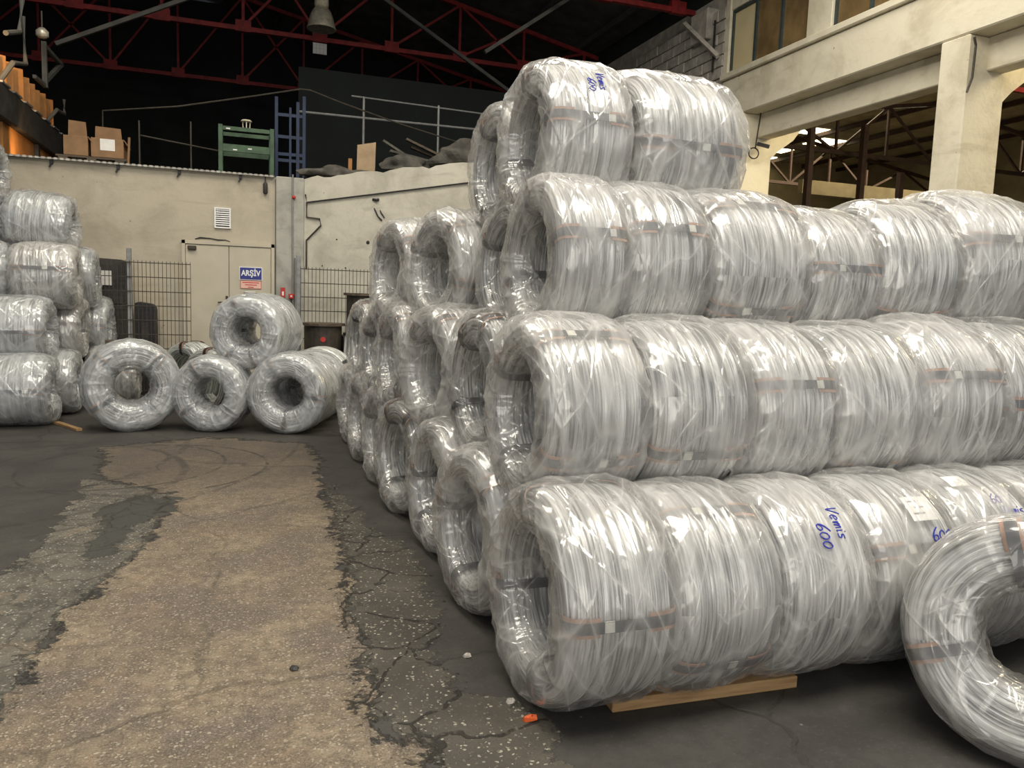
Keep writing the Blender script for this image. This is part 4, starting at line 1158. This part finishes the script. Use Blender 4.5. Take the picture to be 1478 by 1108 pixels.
def stillage():
    s = tag(empty('stillage_rack', (0.11, 13.5, MZ)), 'green steel stillage rack on the upper floor above the vent', 'rack')
    for X in (-0.385, 0.385):
        for Yy in (-0.25, 0.25):
            MB().box(X-0.03, X+0.03, Yy-0.03, Yy+0.03, 0, 0.84).build('post', M['green'], s)
    for Yy in (-0.25, 0.25):
        for z0, z1 in ((0.06, 0.11), (0.44, 0.55), (0.76, 0.82)):
            MB().box(-0.352, 0.352, Yy-0.02, Yy+0.02, z0, z1).build('rail', M['green'], s)
    for X in (-0.385, 0.385):
        for z0 in (0.45, 0.77): MB().box(X-0.02, X+0.02, -0.218, 0.218, z0, z0+0.05).build('rail', M['green'], s)
    for x0, z0 in ((-0.30, 0.775), (-0.20, 0.46), (0.02, 0.49), (-0.05, 0.075)):
        MB().box(x0, x0+0.06, -0.274, -0.271, z0, z0+0.018).build('sticker', M['white'], s)
    l = tag(empty('small_stand', (0.11, 13.3, MZ+0.825)), 'small pale stand on top of the green rack', 'stand')
    MB().lathe([(0.09, 0.10), (0.07, 0.125), (0.02, 0.13)], 14).build('stand_cap', M['lamp_neck'], l)
    for a in range(4): MB().bar((0.05*cos(a*pi/2), 0.05*sin(a*pi/2), 0.0), (0.055*cos(a*pi/2), 0.055*sin(a*pi/2), 0.10), 0.015).build('leg', M['lamp_neck'], l)
stillage()

def ladder():
    b = tag(empty('blue_frame', (0.82, 13.7, MZ)), 'tall blue steel lift frame beside the green rack', 'frame')
    for X, h, w in ((-0.24, 1.45, 0.05), (-0.02, 1.3, 0.035), (0.10, 1.4, 0.05), (0.20, 1.5, 0.05)):
        MB().box(X-w/2, X+w/2, -0.03, 0.03, 0, h).build('upright', M['blue'], b)
    for z in (0.42, 0.52, 0.80, 1.15): MB().box(-0.24, 0.20, -0.02, 0.02, z, z+0.05).build('crosspiece', M['blue'], b)
ladder()
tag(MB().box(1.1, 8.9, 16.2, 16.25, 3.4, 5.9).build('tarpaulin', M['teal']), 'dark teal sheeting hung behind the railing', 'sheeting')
def railing():
    r = tag(empty('pipe_railing', (3.0, 14.5, 3.40)), 'grey pipe railing in front of the dark teal sheeting', 'railing')
    ox, oz = -3.0, -3.40
    for X in (2.12, 3.5, 4.9): MB().tube([(X+ox, 0, 0), (X+ox, 0, 5.06+oz)], 0.022, 8).build('post', M['galv'], r)
    MB().tube([(1.0+ox, 0, 4.68+oz), (5.8+ox, 0, 4.72+oz)], 0.022, 8).build('rail', M['galv'], r)
    MB().tube([(1.9+ox, 0, 5.05+oz), (5.8+ox, 0, 4.98+oz)], 0.016, 8).build('rail', M['galv'], r)
railing()
pipe('overhead_cable', [(-1.96, 13.5, 3.23), (-1.95, 13.5, 4.16), (-0.9, 13.5, 4.34), (0.2, 13.5, 4.62), (0.95, 13.5, 4.82), (1.1, 13.5, 4.82), (1.6, 13.5, 4.68), (2.6, 13.5, 4.44), (3.9, 13.5, 4.18), (4.6, 13.5, 3.41)], 0.013, 'dark_steel', 'thin grey cable sagging across the dark upper floor', 'cable')
thin('floor_lamp_pole', (-1.44, 13.4, MZ), (-1.44, 13.4, 4.05), 0.014, 'dark_steel', 'thin dark pole right of the cartons', 'pole')
thin('floor_lamp_pole', (-0.72, 13.6, MZ), (-0.72, 13.6, 4.15), 0.014, 'dark_steel', 'thin dark pole left of the green rack', 'pole')
thin('guard_rail', (-1.44, 13.5, 3.85), (-0.3, 13.5, 3.72), 0.012, 'dark_steel', 'thin dark guard rail left of the green rack', 'rail')
bd = tag(MB().prism([(-0.15, 0), (0.12, 0.0), (0.15, 0.08), (0.16, 0.57), (-0.14, 0.50)], 'y', -0.01, 0.01).build('board', M['ply']), 'tan plywood board leaning on the rubble', 'board')
bd.location = (1.96, 13.1, 3.45)
tag(MB().box(-0.03, 0.03, -0.015, 0.015, 0, 0.34).build('orange_batten', M['warm_wood'], loc=(1.72, 13.2, 3.4)), 'short orange wooden batten left of the plywood board', 'batten')

def lump(name, x, y, z, sx, sy, sz, mat, label, cat, seed):
    bm = bmesh.new()
    bmesh.ops.create_icosphere(bm, subdivisions=4, radius=1)
    rr = np.random.default_rng(seed)
    D = rr.normal(size=(14, 3)); D /= np.linalg.norm(D, axis=1)[:, None]; A = rr.uniform(-0.12, 0.12, 14); K = rr.uniform(2, 9, 14); PH = rr.uniform(0, 6, 14)
    for v in bm.verts:
        p = np.array(v.co); d = 1 + float(np.sum(A*np.sin(K*(D @ p)+PH)))
        v.co = Vector((p[0]*sx*d, p[1]*sy*d, max(-0.25, p[2])*sz*d))
    me = bpy.data.meshes.new(name); bm.to_mesh(me); bm.free()
    o = new_mesh_obj(name, me, M[mat]); o.location = (x, y, z)
    return tag(o, label, cat)
lump('debris_heap', 1.55, 12.55, 3.36, 0.62, 0.2, 0.12, 'rubble', 'low heap of grey debris on the wall top near the pillar', 'debris', 1)
lump('sack', 2.45, 12.25, 3.52, 0.42, 0.2, 0.20, 'sack', 'dirty dark sack lying right of the plywood board', 'sack', 2)
lump('sack', 3.30, 12.0, 3.66, 0.45, 0.2, 0.30, 'sack', 'bulging netted dark sack near the top coils', 'sack', 3)
lump('debris_heap', 4.2, 11.8, 3.72, 0.55, 0.2, 0.25, 'rubble', 'dark debris heap on the wall top by the top layer of coils', 'debris', 4)
for k, (p, q) in enumerate((((2.2, 12.9, 4.02), (3.3, 12.9, 3.43)), ((2.3, 12.8, 3.85), (3.1, 12.8, 3.72)), ((2.6, 13.0, 4.10), (4.4, 13.0, 3.43)), ((2.7, 13.1, 4.0), (4.5, 13.1, 3.43)))):
    c = (Vector(p)+Vector(q))/2
    tag(MB().bar(Vector(p)-c, Vector(q)-c, 0.10, 0.035).build('scrap_board', M['rubble'] if k < 2 else M['old_wood'], loc=c), ('pale grey scrap board on top beside the plywood', 'grey scrap board lying under the pale one', 'dark scrap board sloping behind the sacks', 'lowest dark scrap board behind the sacks')[k], 'board')
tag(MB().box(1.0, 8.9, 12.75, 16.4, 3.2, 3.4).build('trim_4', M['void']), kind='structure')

# ------------------------------------------------------------------ left gallery
g = tag(empty('trim_5', (-3.0, 12.3, 3.75)), kind='structure')
MB().box(-0.15, 0.0, -1.5, 3.9, 0, 0.44).build('gallery_beam', M['charcoal'], g, bevel=0.01)
MB().box(-3.0, -0.16, -1.5, 3.9, 0.30, 0.40).build('gallery_deck', M['charcoal'], g)
for k in range(7): MB().box(-0.05, 0.01, 0.15+k*0.62, 0.55+k*0.62, 0.45, 0.475).build('gallery_kerb', M['galv'], g)
gp = tag(empty('gallery_screen', (-3.12, 12.3, 4.22)), 'row of upright amber-lit boards along the left gallery edge', 'screen')
rr = random.Random(4)
for k in range(9):
    y = 0.05 + k*0.40
    bo = MB().box(-0.02, 0.02, -0.06, 0.05+0.05*rr.random(), 0, 0.42+0.05*rr.random()).build('board', M['warm_wood'], gp)
    bo.location = (0, y+0.12, 0); bo.rotation_euler = (0, 0, radians(-55))
for k, (y0, y1, lab) in enumerate(((12.82, 14.55, 'large amber plywood sheet under the left gallery beam'), (14.72, 16.1, 'smaller amber plywood sheet under the gallery near the cartons'))):
    tag(MB().box(-3.14, -3.10, y0, y1, 3.245, 3.745).build('plywood_sheet', M['warm_wood']), lab, 'plywood')
tag(MB().box(-3.14, -3.04, 14.57, 14.70, 3.245, 3.745).build('gallery_post', M['charcoal']), 'dark short post between the amber plywood sheets', 'post')
def gallery_spot(loc, target, power, ang, label=None):
    """a warm spot light along the gallery; a label adds its dark housing"""
    d = bpy.data.lights.new('spot_light', 'SPOT'); d.energy = power; d.color = (1.0, 0.60, 0.27); d.spot_size = radians(ang); d.spot_blend = 0.5; d.shadow_soft_size = 0.04
    o = bpy.data.objects.new('spot_light', d); COL.objects.link(o); o.location = loc
    q = (Vector(target)-Vector(loc)).to_track_quat('-Z', 'Y'); o.rotation_euler = q.to_euler()
    if not label: return
    h = tag(empty('spot_lamp', loc), label, 'lamp'); h.rotation_euler = q.to_euler()
    b = MB().lathe([(0.02, 0.12), (0.035, 0.11), (0.05, 0.02)], 12).build('lamp_housing', M['charcoal'], h)
    MB().bar((0, 0, 0.11), (0, 0.0, 0.22), 0.015).build('lamp_arm', M['charcoal'], h)
gallery_spot((-2.72, 13.15, 3.29), (-3.12, 13.75, 3.55), 14, 120, 'small dark spot lamp lighting the amber plywood')
gallery_spot((-2.95, 10.8, 4.75), (-3.12, 13.8, 4.40), 150, 36)  # unseen spot without a housing, added to light the gallery boards

pipe('white_pipe', [(-2.9, 12.3, 4.80), (-2.9, 13.0, 5.02), (-2.9, 13.2, 5.5), (-2.9, 13.25, 6.2)], 0.035, 'purlin', 'pale bent pipe at the upper left corner', 'pipe', 8)
pipe('white_pipe', [(-2.9, 13.22, 5.3), (-2.9, 13.29, 4.66), (-2.9, 12.6, 4.5), (-3.07, 12.55, 4.2)], 0.035, 'purlin', 'pale drop pipe beside the gallery boards', 'pipe', 8)
br = tag(empty('pipe_bracket', (-2.9, 14.5, 4.62)), 'pale metal bracket frame over the far end of the gallery', 'bracket')
MB().bar((0, 0, 0), (0, 0, 0.7), 0.07).build('upright', M['purlin'], br)
MB().bar((0, 0.05, 0.12), (0, 1.2, 0.66), 0.06).build('brace', M['purlin'], br)
MB().bar((0, 0.0, 0.64), (0, 1.3, 0.68), 0.06).build('arm', M['purlin'], br)
MB().bar((0, -0.05, 0.02), (0, -0.7, 0.0), 0.05).build('foot', M['purlin'], br)
pipe('white_pipe', [(-3.07, 15.25, 4.2), (-2.9, 15.3, 4.45), (-2.9, 15.9, 4.5), (-2.9, 15.9, 4.75)], 0.03, 'purlin', 'small pale pipe elbow above the cartons', 'pipe', 8)
fl = tag(empty('floodlight', (-2.85, 14.15, 5.28)), 'small round unlit floodlight at the upper left', 'floodlight')
MB().lathe([(0.05, 0.0), (0.09, 0.03), (0.09, 0.10), (0.04, 0.15)], 16).build('head', M['lamp_metal'], fl, smooth=True)
MB().bar((0, 0, 0.15), (0, 0, 0.4), 0.02).build('stem', M['dark_steel'], fl)

# ------------------------------------------------------------------ hanging bell lamp
la = tag(empty('bell_lamp', (1.66, 17.6, 7.10)), 'hanging aluminium bell lamp before the red truss', 'lamp')
MB().lathe([(0.30, 0.0), (0.295, 0.03), (0.27, 0.13), (0.235, 0.26), (0.19, 0.36), (0.14, 0.42), (0.10, 0.44)], 28).build('shade', M['lamp_metal'], la, smooth=True)
MB().lathe([(0.305, -0.012), (0.31, 0.0), (0.305, 0.015)], 28).build('rim', M['lamp_metal'], la)
MB().lathe([(0.14, 0.44), (0.15, 0.5), (0.14, 0.68), (0.10, 0.72)], 20).build('ballast_housing', M['lamp_neck'], la, smooth=True)
MB().tube([(0, 0, 0.72), (0, 0, 2.3)], 0.012, 6).build('suspension_rod', M['dark_steel'], la)
tp = tag(empty('white_tile', (1.80, 19.42, 7.08)), 'small white gridded tile hanging under the lamp truss node', 'tile')
for i in range(4):
    for j in range(2):
        MB().box(-0.16+i*0.08, -0.084+i*0.08, -0.01, 0.01, 0.02+j*0.125, 0.14+j*0.125).build('tile_piece', M['white'], tp)

# brace and lamp cable at the right wall
pipe('wall_brace', [(8.75, 14.75, 7.35), (8.95, 13.75, 6.45)], 0.055, 'block', 'pale diagonal brace under the truss end at the right wall', 'brace', 4)
pipe('cable', [(8.97, 13.95, 7.2), (8.96, 13.93, 6.2)], 0.022, 'black', 'dark cable running down the block wall beside the brace', 'cable')
pipe('cable', [(8.97, 16.6, 6.9), (8.96, 17.4, 6.2)], 0.02, 'black', 'dark cable slanting down the far block wall', 'cable')
cl = tag(empty('cable_loop', (9.2, 12.78, 4.45)), 'black cable loop with a small camera on the far concrete column', 'cable')
MB().tube([(0.02+0.11*cos(a*pi/10), -0.03, 0.10*sin(a*pi/10)) for a in range(20)], 0.012, 6, closed=True).build('loop', M['black'], cl)
MB().tube([(0.05, -0.03, 0.1), (0.08, -0.03, 0.4), (0.12, -0.03, 0.75)], 0.012, 6).build('lead', M['black'], cl)
MB().bar((0.05, -0.08, 0.17), (0.26, -0.16, 0.12), 0.06).build('camera_body', M['black'], cl)
pipe('conduit', [(9.06, 7.985, 5.15), (9.10, 7.985, 5.05), (9.09, 7.985, 4.65), (9.02, 7.985, 4.45)], 0.014, 'dark_steel', 'bent dark conduit on the near concrete column', 'conduit')

# ------------------------------------------------------------------ neighbouring hall seen between the columns
tag(MB().box(9.7, 27, 29.5, 29.8, 0, 11).build('wall_neighbour_far', M['hall_wall']), kind='structure')
tag(MB().box(27, 27.3, -4, 29.8, 0, 11).build('wall_neighbour_right', M['hall_wall']), kind='structure')
hz = lambda X: 7.75
rf = tag(empty('ceiling_neighbour', (18, 12, 7.3)), kind='structure')
def npart(name, mb, mat):
    o = mb.build(name, mat, rf); o.location = (-18, -12, -7.3); return o
xm = 18.3
npart('roof_sheet', MB().prism([(9.7, 8.0), (xm, 8.0), (xm, 8.07), (9.7, 8.07)], 'y', -4, 29.6), M['hall_grey'])
npart('roof_sheet', MB().prism([(27, 8.0), (xm, 8.0), (xm, 8.07), (27, 8.07)], 'y', -4, 29.6), M['hall_grey'])
for k in range(9):
    X = 10.6 + k*1.9
    npart('purlin', MB().box(X-0.05, X+0.05, -4, 29.4, hz(X)+0.08, hz(X)+0.22), M['brown_steel'])
for k, (x0, x1, y0, y1) in enumerate(((18.9, 20.6, 23.4, 24.3), (20.9, 22.3, 24.6, 25.8), (20.7, 21.4, 26.9, 27.7), (18.1, 18.7, 22.9, 23.6), (21.0, 21.9, 28.6, 29.3))):
    z0, z1 = 7.975, 7.975
    tag(MB().prism([(x0, z0), (x1, z1), (x1, z1+0.02), (x0, z0+0.02)], 'y', y0, y1).build('skylight', M['skylight']),
        ('bright skylight strip high in the neighbouring hall, upper left', 'largest bright skylight in the neighbouring hall roof', 'round bright skylight low in the neighbouring hall', 'small bright skylight next to the hall truss post', 'bright skylight beside the far column')[k], 'skylight')
def htruss(Y, zc, X0, X1, label, mat):
    t = tag(empty('hall_truss', ((X0+X1)/2, Y, zc)), label, 'truss', 'trusses of the neighbouring hall')
    ox = -(X0+X1)/2
    zt = lambda X: 0.35 + 1.25*(1-abs(X-(X0+X1)/2)/((X1-X0)/2))
    MB().box(X0+ox, X1+ox, -0.05, 0.05, -0.05, 0.05).build('bottom_chord', M[mat], t)
    xc = (X0+X1)/2
    MB().bar((X0+ox, 0, zt(X0)), (0, 0, zt(xc)), 0.10, 0.10).build('top_chord', M[mat], t)
    MB().bar((0, 0, zt(xc)), (X1+ox, 0, zt(X1)), 0.10, 0.10).build('top_chord', M[mat], t)
    n = 10
    for k in range(n+1):
        X = X0 + (X1-X0)*k/n
        MB().bar((X+ox, 0, 0), (X+ox, 0, zt(X)), 0.06).build('vertical', M[mat], t)
        if k < n:
            X2 = X0 + (X1-X0)*(k+1)/n
            a, b = ((X, 0.0), (X2, zt(X2))) if k % 2 else ((X, zt(X)), (X2, 0.0))
            MB().bar((a[0]+ox, 0, a[1]), (b[0]+ox, 0, b[1]), 0.06).build('diagonal', M[mat], t)
htruss(17.0, 5.68, 9.8, 26.6, 'brown steel truss crossing the neighbouring hall', 'brown_steel')
htruss(12.5, 6.3, 9.8, 26.6, 'red steel truss of the neighbouring hall near the column', 'red')
htruss(23.0, 5.9, 9.8, 26.6, 'far brown truss in the neighbouring hall', 'brown_steel')
for k, (x, y) in enumerate(((13.2, 16.0), (15.2, 16.4), (16.9, 16.8))):
    tag(MB().box(-0.07, 0.07, -0.07, 0.07, 0, 6.3 if k < 2 else 5.3).build('hall_post', M['brown_steel'], loc=(x, y, 0)), ('left brown steel post in the neighbouring hall', 'middle brown steel post in the neighbouring hall', 'short brown steel post nearest the concrete column')[k], 'post')
tag(MB().box(9.9, 26.5, 21.5, 21.7, 4.3, 4.75).build('crane_girder', M['brown_steel']), 'horizontal brown crane girder deep in the neighbouring hall', 'girder')
tag(MB().box(15.5, 26.5, 19.0, 19.2, 4.9, 5.3).build('crane_girder', M['hall_wall']), 'pale horizontal girder in the neighbouring hall', 'girder')
tag(MB().box(11.5, 14.5, 7.0, 7.1, 2.9, 3.3).build('wall_board', M['pane_cream']), 'pale board at the right picture edge beyond the column', 'board')
